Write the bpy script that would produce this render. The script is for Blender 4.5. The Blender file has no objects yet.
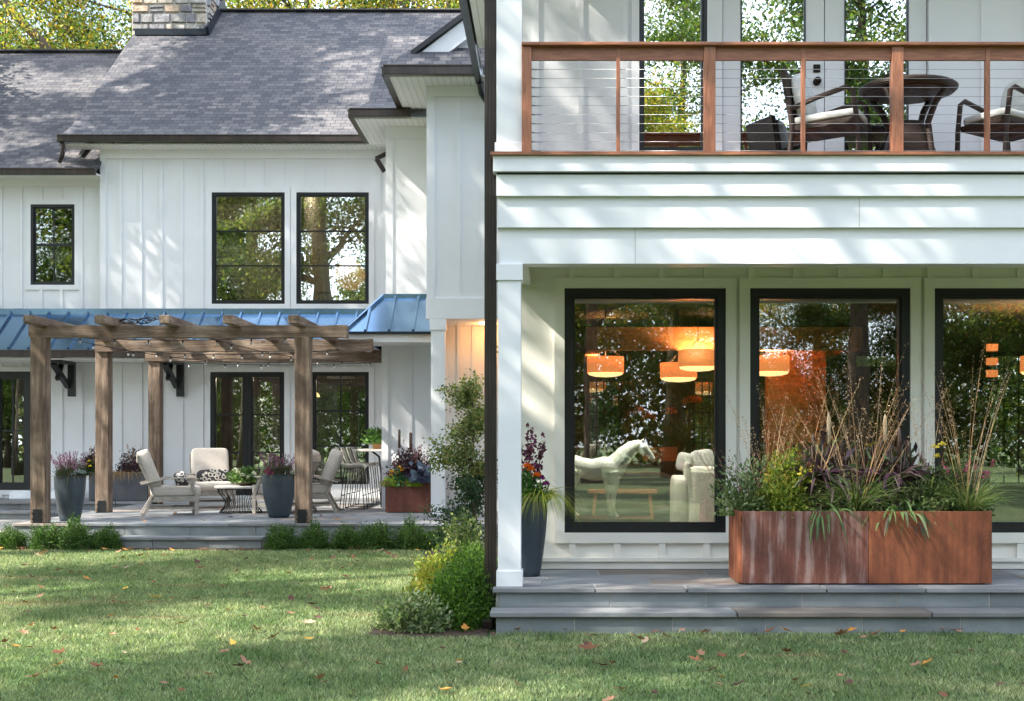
import bpy, math, random
import numpy as np
from mathutils import Vector, Matrix
R = math.radians
scene = bpy.context.scene
COL = scene.collection
# ---------------------------------------------------------------- camera
EYE = 1.52
cam_d = bpy.data.cameras.new('camera'); cam = bpy.data.objects.new('camera', cam_d); COL.objects.link(cam)
cam.location = (0, 0, EYE); cam.rotation_euler = (R(90), 0, 0)
cam_d.sensor_width = 36; cam_d.lens = 36*1340/1024
cam_d.shift_x = -36/1024; cam_d.shift_y = 89.5/1024
cam_d.clip_start = .1; cam_d.clip_end = 600
scene.camera = cam
# ---------------------------------------------------------------- sky and sun
LD = Vector((.68, .30, -.65)).normalized()
w = bpy.data.worlds.new('World'); scene.world = w; w.use_nodes = True
nt = w.node_tree; nt.nodes.clear()
out = nt.nodes.new('ShaderNodeOutputWorld'); bg = nt.nodes.new('ShaderNodeBackground')
sky = nt.nodes.new('ShaderNodeTexSky'); sky.sky_type = 'NISHITA'; sky.sun_disc = False
sky.sun_elevation = math.asin(-LD.z); sky.sun_rotation = math.atan2(-LD.x, -LD.y)
sky.air_density = 1.0; sky.dust_density = 2.2; sky.ozone_density = 1.0
tc = nt.nodes.new('ShaderNodeTexCoord'); nz = nt.nodes.new('ShaderNodeTexNoise')
nz.inputs['Scale'].default_value = 2.2; nz.inputs['Detail'].default_value = 7; nz.inputs['Roughness'].default_value = .6
mp = nt.nodes.new('ShaderNodeMapping'); mp.inputs['Scale'].default_value = (1, 1, 2.5)
rp = nt.nodes.new('ShaderNodeValToRGB'); rp.color_ramp.elements[0].position = .38; rp.color_ramp.elements[1].position = .66
rp.color_ramp.elements[0].color = (.05,)*3+(1,); rp.color_ramp.elements[1].color = (.85,)*3+(1,)
mx = nt.nodes.new('ShaderNodeMix'); mx.data_type = 'RGBA'
mx.inputs[7].default_value = (10.4, 11.5, 13.0, 1)
L = nt.links.new
L(tc.outputs['Generated'], mp.inputs[0]); L(mp.outputs[0], nz.inputs['Vector']); L(nz.outputs[0], rp.inputs[0])
L(rp.outputs[0], mx.inputs[0]); L(sky.outputs[0], mx.inputs[6]); L(mx.outputs[2], bg.inputs[0])
bg.inputs[1].default_value = .15; L(bg.outputs[0], out.inputs[0])
sd = bpy.data.lights.new('sun', 'SUN'); sd.energy = 4.8; sd.angle = R(.55); sd.color = (1, .93, .82)
so = bpy.data.objects.new('sun', sd); COL.objects.link(so); so.rotation_euler = LD.to_track_quat('-Z', 'Y').to_euler()
so.location = (-30, -12, 30)
scene.view_settings.view_transform = 'Standard'; scene.view_settings.look = 'None'
scene.view_settings.exposure = 1.6; scene.view_settings.gamma = 1
try:
    scene.cycles.max_bounces = 8; scene.cycles.transparent_max_bounces = 12; scene.cycles.caustics_reflective = False
    scene.cycles.caustics_refractive = False; scene.cycles.sample_clamp_indirect = 6
except Exception: pass
# ---------------------------------------------------------------- materials
def nodes_of(name):
    m = bpy.data.materials.new(name); m.use_nodes = True
    t = m.node_tree; b = t.nodes['Principled BSDF']
    return m, t, b
def noise(t, scale, detail=5, vec=(1, 1, 1), rough=.55, coord='Object'):
    c = t.nodes.new('ShaderNodeTexCoord'); mpn = t.nodes.new('ShaderNodeMapping'); n = t.nodes.new('ShaderNodeTexNoise')
    mpn.inputs['Scale'].default_value = vec; n.inputs['Scale'].default_value = scale; n.inputs['Detail'].default_value = detail
    n.inputs['Roughness'].default_value = rough
    t.links.new(c.outputs[coord], mpn.inputs[0]); t.links.new(mpn.outputs[0], n.inputs['Vector'])
    return n.outputs[0]
def ramp(t, src, stops):
    r = t.nodes.new('ShaderNodeValToRGB'); e = r.color_ramp.elements
    while len(e) < len(stops): e.new(.5)
    for i, (p, c) in enumerate(stops): e[i].position = p; e[i].color = tuple(c)+(1,)
    t.links.new(src, r.inputs[0]); return r.outputs[0]
def mul(t, a, b, mode='MULTIPLY', f=1.0):
    m = t.nodes.new('ShaderNodeMix'); m.data_type = 'RGBA'; m.blend_type = mode
    if hasattr(f, 'links') or not isinstance(f, (int, float)): t.links.new(f, m.inputs[0])
    else: m.inputs[0].default_value = f
    for i, s in ((6, a), (7, b)):
        if isinstance(s, tuple): m.inputs[i].default_value = s if len(s) == 4 else s+(1,)
        else: t.links.new(s, m.inputs[i])
    return m.outputs[2]
def bump(t, b, h, strength=.3, dist=.01):
    n = t.nodes.new('ShaderNodeBump'); n.inputs['Strength'].default_value = strength; n.inputs['Distance'].default_value = dist
    t.links.new(h, n.inputs['Height']); t.links.new(n.outputs[0], b.inputs['Normal'])
def attr(t, name='col'):
    a = t.nodes.new('ShaderNodeAttribute'); a.attribute_name = name; return a.outputs['Color']
def pm(name, c1, c2=None, rough=.6, scale=6, vec=(1, 1, 1), metal=0, bmp=0, bscale=None, spec=.5, lo=.35, hi=.65, dist=.01, useattr=False, detail=6):
    m, t, b = nodes_of(name)
    c2 = c2 or tuple(x*.85 for x in c1)
    n = noise(t, scale, detail, vec)
    col = ramp(t, n, [(lo, c2), (hi, c1)])
    if useattr: col = mul(t, col, attr(t))
    t.links.new(col, b.inputs['Base Color'])
    b.inputs['Roughness'].default_value = rough; b.inputs['Metallic'].default_value = metal
    b.inputs['Specular IOR Level'].default_value = spec
    if bmp: bump(t, b, noise(t, bscale or scale*4, 6, vec), bmp, dist)
    return m
def leafm(name, trans=.35, rough=.5, tint=(1, 1, 1)):
    m, t, b = nodes_of(name)
    col = mul(t, attr(t), tint)
    t.links.new(col, b.inputs['Base Color']); b.inputs['Roughness'].default_value = rough; b.inputs['Specular IOR Level'].default_value = .3
    tr = t.nodes.new('ShaderNodeBsdfTranslucent'); ms = t.nodes.new('ShaderNodeMixShader'); ms.inputs[0].default_value = trans
    t.links.new(mul(t, col, (1.25, 1.3, .7)), tr.inputs[0])
    t.links.new(b.outputs[0], ms.inputs[1]); t.links.new(tr.outputs[0], ms.inputs[2])
    t.links.new(ms.outputs[0], t.nodes['Material Output'].inputs[0])
    return m
def emis(name, col, s, base=None):
    m, t, b = nodes_of(name); b.inputs['Base Color'].default_value = (base or col)+(1,)
    b.inputs['Emission Color'].default_value = col+(1,); b.inputs['Emission Strength'].default_value = s
    return m
def glassm(name, refl, tint):
    m, t, b = nodes_of(name)
    g = t.nodes.new('ShaderNodeBsdfGlossy'); g.inputs['Roughness'].default_value = 0.0
    g.inputs['Color'].default_value = (.95, .98, 1, 1)
    tr = t.nodes.new('ShaderNodeBsdfTransparent'); tr.inputs[0].default_value = tint+(1,)
    fr = t.nodes.new('ShaderNodeFresnel'); fr.inputs[0].default_value = 1.5
    ad = t.nodes.new('ShaderNodeMath'); ad.operation = 'ADD'; ad.inputs[1].default_value = refl; ad.use_clamp = True
    ms = t.nodes.new('ShaderNodeMixShader')
    # old panes are never quite flat
    bp = t.nodes.new('ShaderNodeBump'); bp.inputs['Strength'].default_value = .25; bp.inputs['Distance'].default_value = .0013
    t.links.new(noise(t, 2.2, 1), bp.inputs['Height']); t.links.new(bp.outputs[0], g.inputs['Normal'])
    t.links.new(fr.outputs[0], ad.inputs[0]); t.links.new(ad.outputs[0], ms.inputs[0])
    t.links.new(tr.outputs[0], ms.inputs[1]); t.links.new(g.outputs[0], ms.inputs[2])
    t.links.new(ms.outputs[0], t.nodes['Material Output'].inputs[0])
    return m
M = {}
M['cream'] = pm('white_paint_lawn_bounce', (.82, .80, .73), (.78, .76, .69), rough=.5, scale=1.6)  # house white with warm bounce from lawn and rooms put into the colour
M['white'] = pm('white_paint', (.79, .80, .82), (.75, .76, .78), rough=.5, scale=1.6, bmp=.05, bscale=60, dist=.003)
M['trim'] = pm('white_trim_paint', (.80, .81, .83), (.76, .77, .79), rough=.42, scale=3)
M['soffit'] = None
M['black'] = pm('black_window_paint', (.012, .013, .016), (.008, .009, .011), rough=.35, scale=8)
M['brown'] = pm('dark_bronze_metal', (.055, .042, .036), (.035, .027, .024), rough=.32, metal=.3, scale=3, vec=(4, 4, .6))
M['rail'] = pm('red_brown_hardwood', (.36, .15, .08), (.22, .085, .046), rough=.42, scale=5, vec=(1.5, 14, 14), bmp=.15, bscale=14)
M['railv'] = pm('red_brown_hardwood_upright', (.36, .15, .08), (.22, .085, .046), rough=.42, scale=5, vec=(14, 14, 1.5), bmp=.15, bscale=14)
M['cable'] = pm('steel_cable', (.42, .43, .45), (.34, .35, .37), rough=.4, metal=1)
def timber(name, vec):
    m, t, b = nodes_of(name)
    n1 = noise(t, 1.0, 8, tuple(v*1.0 for v in vec), .62); n2 = noise(t, 2.3, 4, (1, 1, 1)); n3 = noise(t, 3.2, 5, vec, .7)
    c = ramp(t, n1, [(.28, (.065, .046, .035)), (.45, (.15, .108, .080)), (.58, (.225, .172, .133)), (.75, (.33, .28, .23))])
    c = mul(t, c, ramp(t, n2, [(.35, (.72, .66, .60)), (.65, (1.3, 1.25, 1.2))]))
    crack = ramp(t, n3, [(.34, (.22, .18, .15)), (.42, (1, 1, 1))])
    c = mul(t, c, crack)
    t.links.new(c, b.inputs['Base Color']); b.inputs['Roughness'].default_value = .85
    bump(t, b, n3, .8, .02)
    return m
M['tz'] = timber('weathered_timber_post', (16, 16, 1.3))
M['tx'] = timber('weathered_timber_beam', (1.3, 16, 16))
M['ty'] = timber('weathered_timber_rafter', (16, 1.3, 16))
def shingles(name, ax='X'):
    m, t, b = nodes_of(name)
    c = t.nodes.new('ShaderNodeTexCoord'); s = t.nodes.new('ShaderNodeSeparateXYZ'); cb = t.nodes.new('ShaderNodeCombineXYZ')
    t.links.new(c.outputs['Object'], s.inputs[0]); t.links.new(s.outputs[ax], cb.inputs[0])
    mt = t.nodes.new('ShaderNodeMath'); mt.operation = 'MULTIPLY'; mt.inputs[1].default_value = 1.6
    t.links.new(s.outputs['Z'], mt.inputs[0]); t.links.new(mt.outputs[0], cb.inputs[1])
    br = t.nodes.new('ShaderNodeTexBrick'); t.links.new(cb.outputs[0], br.inputs['Vector'])
    br.inputs['Scale'].default_value = 1; br.inputs['Brick Width'].default_value = .21; br.inputs['Row Height'].default_value = .145
    br.inputs['Mortar Size'].default_value = .0075; br.inputs['Mortar Smooth'].default_value = .35; br.offset = .37; br.inputs['Bias'].default_value = .1; br.offset_frequency = 2
    br.inputs['Color1'].default_value = (.150, .143, .146, 1); br.inputs['Color2'].default_value = (.066, .068, .080, 1)
    br.inputs['Mortar'].default_value = (.03, .03, .035, 1)  # dark joint colour paints in the shadow lines under the shingle rows
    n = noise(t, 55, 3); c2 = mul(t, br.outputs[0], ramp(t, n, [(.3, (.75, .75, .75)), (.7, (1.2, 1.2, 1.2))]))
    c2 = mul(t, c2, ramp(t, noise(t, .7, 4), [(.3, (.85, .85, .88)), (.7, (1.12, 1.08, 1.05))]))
    t.links.new(c2, b.inputs['Base Color']); b.inputs['Roughness'].default_value = .9
    inv = t.nodes.new('ShaderNodeMath'); inv.operation = 'SUBTRACT'; inv.inputs[0].default_value = 1; t.links.new(br.outputs['Fac'], inv.inputs[1])
    bump(t, b, inv.outputs[0], .6, .012)
    return m
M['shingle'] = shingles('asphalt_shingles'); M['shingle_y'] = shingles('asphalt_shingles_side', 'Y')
M['metalroof'] = pm('blue_standing_seam_metal', (.21, .34, .49), (.17, .29, .44), rough=.2, metal=.85, scale=.8)
M['flash'] = pm('black_flashing', (.02, .028, .04), (.015, .02, .03), rough=.4, metal=.4)
def soffm():
    m, t, b = nodes_of('perforated_soffit')
    c = t.nodes.new('ShaderNodeTexCoord'); s = t.nodes.new('ShaderNodeSeparateXYZ'); t.links.new(c.outputs['Object'], s.inputs[0])
    wv = t.nodes.new('ShaderNodeMath'); wv.operation = 'PINGPONG'; wv.inputs[1].default_value = .05; t.links.new(s.outputs['X'], wv.inputs[0])
    mr = t.nodes.new('ShaderNodeMapRange'); mr.inputs[1].default_value = 0; mr.inputs[2].default_value = .008; t.links.new(wv.outputs[0], mr.inputs[0])
    t.links.new(ramp(t, mr.outputs[0], [(0, (.5, .5, .48)), (1, (.8, .8, .78))]), b.inputs['Base Color']); b.inputs['Roughness'].default_value = .5
    bump(t, b, mr.outputs[0], .6, .008); return m
M['soffit'] = soffm()
M['stone'] = pm('fieldstone', (1, 1, 1), (.62, .6, .58), rough=.9, scale=9, bmp=.7, bscale=22, useattr=True, dist=.03)
M['seed'] = pm('tan_seed_head', (.42, .34, .22), (.25, .19, .12), rough=.9, scale=60)
M['mortar'] = pm('pale_mortar', (.62, .59, .54), (.52, .49, .45), rough=.95, scale=14, bmp=.4, bscale=60)
M['blue'] = pm('bluestone', (1.1, 1.12, 1.14), (.74, .77, .80), rough=.62, scale=3.2, bmp=.25, bscale=26, useattr=True, dist=.01, lo=.3, hi=.7)
M['joint'] = pm('sand_joint', (.42, .40, .36), (.33, .31, .28), rough=.95, scale=30)
def corten(name, a, b2, c3, stops=(.35, .5, .66), sc=1.0):
    m, t, b = nodes_of(name)
    n1 = noise(t, 7*sc, 10, (2.6, 2.6, .22), .72); n2 = noise(t, 20, 6, (1, 1, .5), .7)
    c = ramp(t, n1, [(stops[0], a), (stops[1], b2), (stops[2], c3)])
    c = mul(t, c, ramp(t, n2, [(.3, (.72, .7, .7)), (.7, (1.15, 1.12, 1.1))]))
    t.links.new(c, b.inputs['Base Color']); b.inputs['Roughness'].default_value = .8; bump(t, b, n2, .25, .004)
    return m
M['rust'] = corten('orange_weathering_steel', (.12, .036, .016), (.20, .06, .024), (.28, .092, .036), sc=.6)
M['rustw'] = corten('streaked_weathering_steel', (.13, .042, .026), (.16, .062, .044), (.29, .19, .165), (.38, .5, .62))
M['rustd'] = corten('dark_weathering_steel', (.13, .045, .032), (.17, .058, .04), (.2, .075, .05), sc=.4)
M['pot'] = pm('slate_glazed_pot', (.045, .062, .078), (.032, .045, .058), rough=.42, scale=5, bmp=.05, bscale=40)
M['gplanter'] = pm('charcoal_planter', (.075, .08, .095), (.055, .06, .072), rough=.6, scale=5)
M['soil'] = pm('dark_soil', (.045, .03, .022), (.02, .014, .01), rough=1, scale=18, bmp=1, bscale=40, dist=.03)
M['mulch'] = pm('bark_mulch', (.10, .055, .035), (.028, .017, .012), rough=1, scale=26, bmp=1, bscale=60, dist=.04)
M['teak'] = pm('grey_teak', (.42, .38, .33), (.27, .245, .215), rough=.75, scale=4, vec=(3, 3, 8), bmp=.2, bscale=30)
M['linen'] = pm('oatmeal_fabric', (.62, .56, .50), (.55, .495, .44), rough=.95, scale=30, bmp=.25, bscale=220, dist=.003)
M['wcush'] = pm('white_cushion_fabric', (.66, .67, .66), (.56, .58, .58), rough=.95, scale=14, bmp=.2, bscale=150, dist=.003)
M['wicker'] = None
def wickm():
    m, t, b = nodes_of('dark_wicker')
    c = t.nodes.new('ShaderNodeTexCoord'); wv = t.nodes.new('ShaderNodeTexWave'); wv.bands_direction = 'Z'; wv.inputs['Scale'].default_value = 28; wv.inputs['Distortion'].default_value = 2
    t.links.new(c.outputs['Object'], wv.inputs['Vector'])
    t.links.new(ramp(t, wv.outputs[0], [(.2, (.018, .011, .009)), (.8, (.07, .045, .036))]), b.inputs['Base Color']); b.inputs['Roughness'].default_value = .5
    bump(t, b, wv.outputs[0], .8, .006); return m
M['wicker'] = wickm()
M['iron'] = pm('black_iron', (.02, .019, .018), (.012, .012, .012), rough=.45, metal=.5)
M['stool'] = pm('pale_stool_shell', (.55, .52, .46), (.45, .43, .38), rough=.6)
M['tabletop'] = pm('pale_stone_top', (.6, .57, .52), (.5, .47, .43), rough=.6, scale=12)
def patm():
    m, t, b = nodes_of('black_white_pattern_fabric')
    c = t.nodes.new('ShaderNodeTexCoord'); v = t.nodes.new('ShaderNodeTexVoronoi'); v.inputs['Scale'].default_value = 13
    t.links.new(c.outputs['Object'], v.inputs['Vector'])
    t.links.new(ramp(t, v.outputs['Distance'], [(.30, (.03, .03, .035)), (.36, (.6, .56, .5)), (.5, (.6, .56, .5)), (.56, (.04, .04, .045))]), b.inputs['Base Color'])
    b.inputs['Roughness'].default_value = .95; return m
M['pattern'] = patm()
M['horse'] = pm('pale_green_white_plaster', (.82, .86, .80), (.74, .79, .73), rough=.38, scale=4)
M['armw'] = pm('cream_boucle', (.72, .70, .64), (.62, .60, .55), rough=.95, scale=40, bmp=.4, bscale=120)
M['plinth'] = pm('mossy_grey_wood', (.22, .22, .18), (.12, .13, .11), rough=.7, vec=(1, 6, 12), scale=4)
M['owood'] = pm('warm_cedar_panel', (.52, .25, .10), (.40, .18, .065), rough=.5, scale=3, vec=(1, 8, 8))
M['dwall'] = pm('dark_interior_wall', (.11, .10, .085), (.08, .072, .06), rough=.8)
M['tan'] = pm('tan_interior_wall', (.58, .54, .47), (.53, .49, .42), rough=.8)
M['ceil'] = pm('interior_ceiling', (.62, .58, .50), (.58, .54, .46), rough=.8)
M['pfloor'] = pm('interior_oak_floor', (.10, .06, .038), (.07, .042, .026), rough=.4, scale=4, vec=(6, 1, 1))
M['dwood'] = pm('dark_walnut', (.07, .04, .025), (.045, .026, .018), rough=.45, scale=5, vec=(1, 1, 6))
M['leather'] = pm('charcoal_leather', (.05, .052, .06), (.03, .03, .036), rough=.45, scale=8)
M['shade'] = emis('lit_orange_drum_shade', (1.0, .31, .09), .36, (.8, .3, .1))
M['diff'] = emis('lit_lamp_diffuser', (1.0, .62, .28), .85)
M['shadew'] = pm('white_lamp_shade', (.75, .74, .70), (.7, .69, .65), rough=.8)
M['lamp'] = emis('lit_bulb', (1.0, .72, .40), 6)
M['globe'] = emis('lit_frosted_globe', (1.0, .55, .25), .35)
M['bulb'] = pm('clear_bulb_glass', (.6, .6, .58), (.5, .5, .5), rough=.1, spec=.8)
M['bark'] = pm('tree_bark', (.17, .125, .09), (.07, .05, .036), rough=.95, scale=3, vec=(5, 5, .8), bmp=1, bscale=9, dist=.05)
M['barkm'] = pm('mossy_tree_bark', (.16, .15, .07), (.08, .065, .04), rough=.95, scale=2, vec=(4, 4, .8), bmp=1, bscale=9, dist=.05)
M['stem'] = pm('plant_stem', (.16, .12, .06), (.08, .07, .03), rough=.8)
M['leaf'] = leafm('foliage', .45); M['leafd'] = leafm('glossy_foliage', .18, .4); M['petal'] = leafm('petals', .3, .6)
M['straw'] = leafm('dry_grass', .3, .8); M['grass'] = leafm('lawn_blades', .35, .6); M['fallen'] = leafm('fallen_leaf_skin', .15, .8)
M['glass'] = glassm('window_glass', .135, (.90, .92, .88))
M['glassu'] = glassm('upper_window_glass', .45, (.80, .82, .80))
M['glassb'] = glassm('balcony_glass', .62, (.6, .62, .6))
M['knob'] = pm('dark_bronze_knob', (.03, .025, .02), (.02, .017, .014), rough=.3, metal=.8)
def groundm():
    m, t, b = nodes_of('lawn_ground')
    c = ramp(t, noise(t, 1.1, 8, rough=.7), [(.32, (.07, .10, .035)), (.5, (.10, .14, .05)), (.68, (.17, .19, .09))])
    c = mul(t, c, ramp(t, noise(t, 40, 4), [(.3, (.6, .6, .6)), (.7, (1.25, 1.2, 1.1))]))
    t.links.new(c, b.inputs['Base Color']); b.inputs['Roughness'].default_value = 1; bump(t, b, noise(t, 60, 4), 1, .03); return m
M['ground'] = groundm()
# ---------------------------------------------------------------- mesh helpers
def X(px, Y): return (px-548)/1340*Y
def Z(py, Y): return EYE-(py-440)/1340*Y
class MB:
    def __init__(s): s.v = []; s.f = []; s.mi = []; s.c = []; s.sm = []; s.cc = (1, 1, 1); s.m = 0; s.smooth = False
    def add(s, vs, fs):
        o = len(s.v); s.v += [tuple(p) for p in vs]
        for f in fs: s.f.append([i+o for i in f]); s.mi.append(s.m); s.c.append(s.cc); s.sm.append(s.smooth)
        return s
    def box(s, x0, x1, y0, y1, z0, z1, mat=None):
        if x0 > x1: x0, x1 = x1, x0
        if y0 > y1: y0, y1 = y1, y0
        if z0 > z1: z0, z1 = z1, z0
        vs = [Vector(p) for p in ((x0,y0,z0),(x1,y0,z0),(x1,y1,z0),(x0,y1,z0),(x0,y0,z1),(x1,y0,z1),(x1,y1,z1),(x0,y1,z1))]
        if mat is not None: vs = [mat@p for p in vs]
        return s.add(vs, [(3,2,1,0),(4,5,6,7),(0,1,5,4),(1,2,6,5),(2,3,7,6),(3,0,4,7)])
    def bar(s, a, b, w, h, up=(0,0,1)):          # box from a to b with width w, height h
        a = Vector(a); b = Vector(b); d = (b-a); l = d.length; d.normalize(); up = Vector(up)
        sd = d.cross(up)
        if sd.length < 1e-4: sd = d.cross(Vector((0,1,0)))
        sd.normalize(); u = sd.cross(d)
        m = Matrix((( d.x, sd.x, u.x, a.x),(d.y, sd.y, u.y, a.y),(d.z, sd.z, u.z, a.z),(0,0,0,1)))
        return s.box(0, l, -w/2, w/2, -h/2, h/2, m)
    def hull(s, bot, top):                       # two matching loops
        n = len(bot)
        return s.add(list(bot)+list(top), [tuple(range(n-1,-1,-1)), tuple(range(n,2*n))]+[(i,(i+1)%n,n+(i+1)%n,n+i) for i in range(n)])
    def tube(s, pts, rad, n=8, cap=True):
        pts = [Vector(p) for p in pts]; k = len(pts)
        rad = [rad]*k if isinstance(rad, (int, float)) else list(rad)
        vs = []; u = None
        for i, p in enumerate(pts):
            d = (pts[min(i+1,k-1)]-pts[max(i-1,0)]).normalized()
            if u is None:
                u = d.orthogonal().normalized()
            else:
                u = (u-d*u.dot(d)); u = u.normalized() if u.length > 1e-6 else d.orthogonal().normalized()
            v = d.cross(u)
            for j in range(n):
                a = 2*math.pi*j/n; vs.append(p+(u*math.cos(a)+v*math.sin(a))*rad[i])
        fs = [(i*n+j, i*n+(j+1)%n, (i+1)*n+(j+1)%n, (i+1)*n+j) for i in range(k-1) for j in range(n)]
        if cap: fs += [tuple(range(n-1,-1,-1)), tuple((k-1)*n+j for j in range(n))]
        o = s.smooth; s.smooth = True; s.add(vs, fs); s.smooth = o; return s
    def lathe(s, prof, c=(0,0,0), n=32, sx=1, sy=1):
        vs = []; k = len(prof)
        for r, z in prof:
            for j in range(n):
                a = 2*math.pi*j/n; vs.append((c[0]+r*sx*math.cos(a), c[1]+r*sy*math.sin(a), c[2]+z))
        fs = [(i*n+j, i*n+(j+1)%n, (i+1)*n+(j+1)%n, (i+1)*n+j) for i in range(k-1) for j in range(n)]
        fs += [tuple(range(n-1,-1,-1)), tuple((k-1)*n+j for j in range(n))]
        o = s.smooth; s.smooth = True; s.add(vs, fs); s.smooth = o; return s
    def sq(s, c, a, e1=.35, e2=.35, mat=None, n=24, m=14):   # superquadric pillow
        def p(x, e): return math.copysign(abs(x)**e, x)
        vs = []; c = Vector(c)
        for i in range(1, m):
            ph = -math.pi/2+math.pi*i/m
            for j in range(n):
                th = 2*math.pi*j/n
                q = Vector((a[0]*p(math.cos(ph),e1)*p(math.cos(th),e2), a[1]*p(math.cos(ph),e1)*p(math.sin(th),e2), a[2]*p(math.sin(ph),e1)))
                vs.append(q)
        vs += [Vector((0,0,-a[2])), Vector((0,0,a[2]))]
        if mat is not None: vs = [mat@q for q in vs]
        vs = [q+c for q in vs]
        fs = [(i*n+j, i*n+(j+1)%n, (i+1)*n+(j+1)%n, (i+1)*n+j) for i in range(m-2) for j in range(n)]
        b = (m-1)*n
        fs += [(b,(j+1)%n,j) for j in range(n)]+[(b+1,(m-2)*n+j,(m-2)*n+(j+1)%n) for j in range(n)]
        o = s.smooth; s.smooth = True; s.add(vs, fs); s.smooth = o; return s
    def mesh(s, name, mats):
        me = bpy.data.meshes.new(name); me.from_pydata(s.v, [], s.f)
        for m in (mats if isinstance(mats, (list, tuple)) else [mats]): me.materials.append(m)
        me.polygons.foreach_set('material_index', s.mi); me.polygons.foreach_set('use_smooth', s.sm)
        a = me.attributes.new('col', 'FLOAT_COLOR', 'FACE')
        a.data.foreach_set('color', [k for c in s.c for k in (c[0], c[1], c[2], 1)])
        me.update(); return me
    def build(s, name, mats, parent=None, bevel=0, **k):
        return link(name, s.mesh(name, mats), parent, bevel, **k)
def link(name, me, parent=None, bevel=0, label=None):
    o = bpy.data.objects.new(name, me); COL.objects.link(o)
    if parent is not None: o.parent = parent
    if bevel:
        b = o.modifiers.new('bevel', 'BEVEL'); b.width = bevel; b.segments = 2; b.limit_method = 'ANGLE'
    if label: o['label'] = label
    return o
def tag(o, label, cat, group=None):
    o['label'] = label; o['category'] = cat
    if group: o['group'] = group
    return o
def thing(name, label, cat, loc=(0,0,0), rz=0, group=None):
    o = bpy.data.objects.new(name, None); COL.objects.link(o); o.location = loc; o.rotation_euler = (0,0,rz)
    o.empty_display_size = .2
    return tag(o, label, cat, group)
def struct(o, kind='structure', label=None):
    o['kind'] = kind
    if label: o['label'] = label
    return o
def copy_tree(o, parent=None):
    c = o.copy(); COL.objects.link(c)
    if parent is not None: c.parent = parent
    for ch in list(o.children): copy_tree(ch, c)
    return c
def npmesh(name, V, Q, C, mat, smooth=False):
    V = np.asarray(V, dtype=np.float32); Q = np.asarray(Q, dtype=np.int32); k = Q.shape[1]
    me = bpy.data.meshes.new(name); me.vertices.add(len(V)); me.vertices.foreach_set('co', V.ravel())
    me.loops.add(Q.size); me.loops.foreach_set('vertex_index', Q.ravel())
    me.polygons.add(len(Q)); me.polygons.foreach_set('loop_start', np.arange(0, Q.size, k, dtype=np.int32))
    me.materials.append(mat)
    if smooth: me.polygons.foreach_set('use_smooth', np.ones(len(Q), dtype=bool))
    a = me.attributes.new('col', 'FLOAT_COLOR', 'FACE')
    a.data.foreach_set('color', np.concatenate([C, np.ones((len(C),1))], 1).astype(np.float32).ravel())
    me.update(calc_edges=True); return me
def norm(a): return a/np.maximum(np.linalg.norm(a, axis=1, keepdims=True), 1e-9)
def leaves(rng, c, Ls, Wr=.5, dirs=None, spread=1.0, fold=.12):
    n = len(c); r = rng.normal(size=(n,3))
    u = norm(r*spread+(dirs if dirs is not None else 0)); v = norm(np.cross(u, rng.normal(size=(n,3)))); w_ = np.cross(u, v)
    Ls = np.asarray(Ls).reshape(-1,1)*np.ones((n,1)); W = Ls*Wr
    V = np.stack([c-u*Ls*.5, c-u*Ls*.02+v*W*.5+w_*Ls*fold, c+u*Ls*.5, c-u*Ls*.02-v*W*.5+w_*Ls*fold], 1).reshape(-1,3)
    return V, np.arange(4*n).reshape(-1,4)
def palette(rng, n, cols, var=.18, wts=None):
    cols = np.array(cols); i = rng.choice(len(cols), n, p=wts); c = cols[i]*(1+var*rng.normal(size=(n,1))); return np.clip(c, .004, 1)
def merge(parts):
    Vs = []; Qs = []; Cs = []; o = 0
    for V, Q, C in parts: Vs.append(V); Qs.append(Q+o); Cs.append(C); o += len(V)
    return np.concatenate(Vs), np.concatenate(Qs), np.concatenate(Cs)
def blades(rng, base, dirs, length, width, bend, cols, seg=4, droop=1.0):
    """curved tapering strips: base (n,3), dirs (n,3) start direction, bend towards horizontal and down"""
    n = len(base); length = np.asarray(length).reshape(-1,1)*np.ones((n,1)); width = np.asarray(width).reshape(-1,1)*np.ones((n,1))
    side = norm(np.cross(dirs, rng.normal(size=(n,3)))); p = base.copy(); d = norm(dirs); rows = []
    hor = d.copy(); hor[:,2] = 0; hor = norm(hor+rng.normal(size=(n,3))*.05)
    for i in range(seg+1):
        t = i/seg; wd = width*(1-t**1.6)*.5+width*.04
        rows.append(p-side*wd); rows.append(p+side*wd)
        p = p+d*length/seg
        d = norm(d+(hor*.6-np.array([[0,0,1.]])*droop)*np.asarray(bend).reshape(-1,1)/seg)
    V = np.stack(rows, 1).reshape(-1,3); k = 2*(seg+1)
    Q = np.concatenate([np.array([[2*i,2*i+1,2*i+3,2*i+2]])+k*np.arange(n).reshape(-1,1) for i in range(seg)])
    return V, Q, np.tile(cols, (seg,1))
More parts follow.
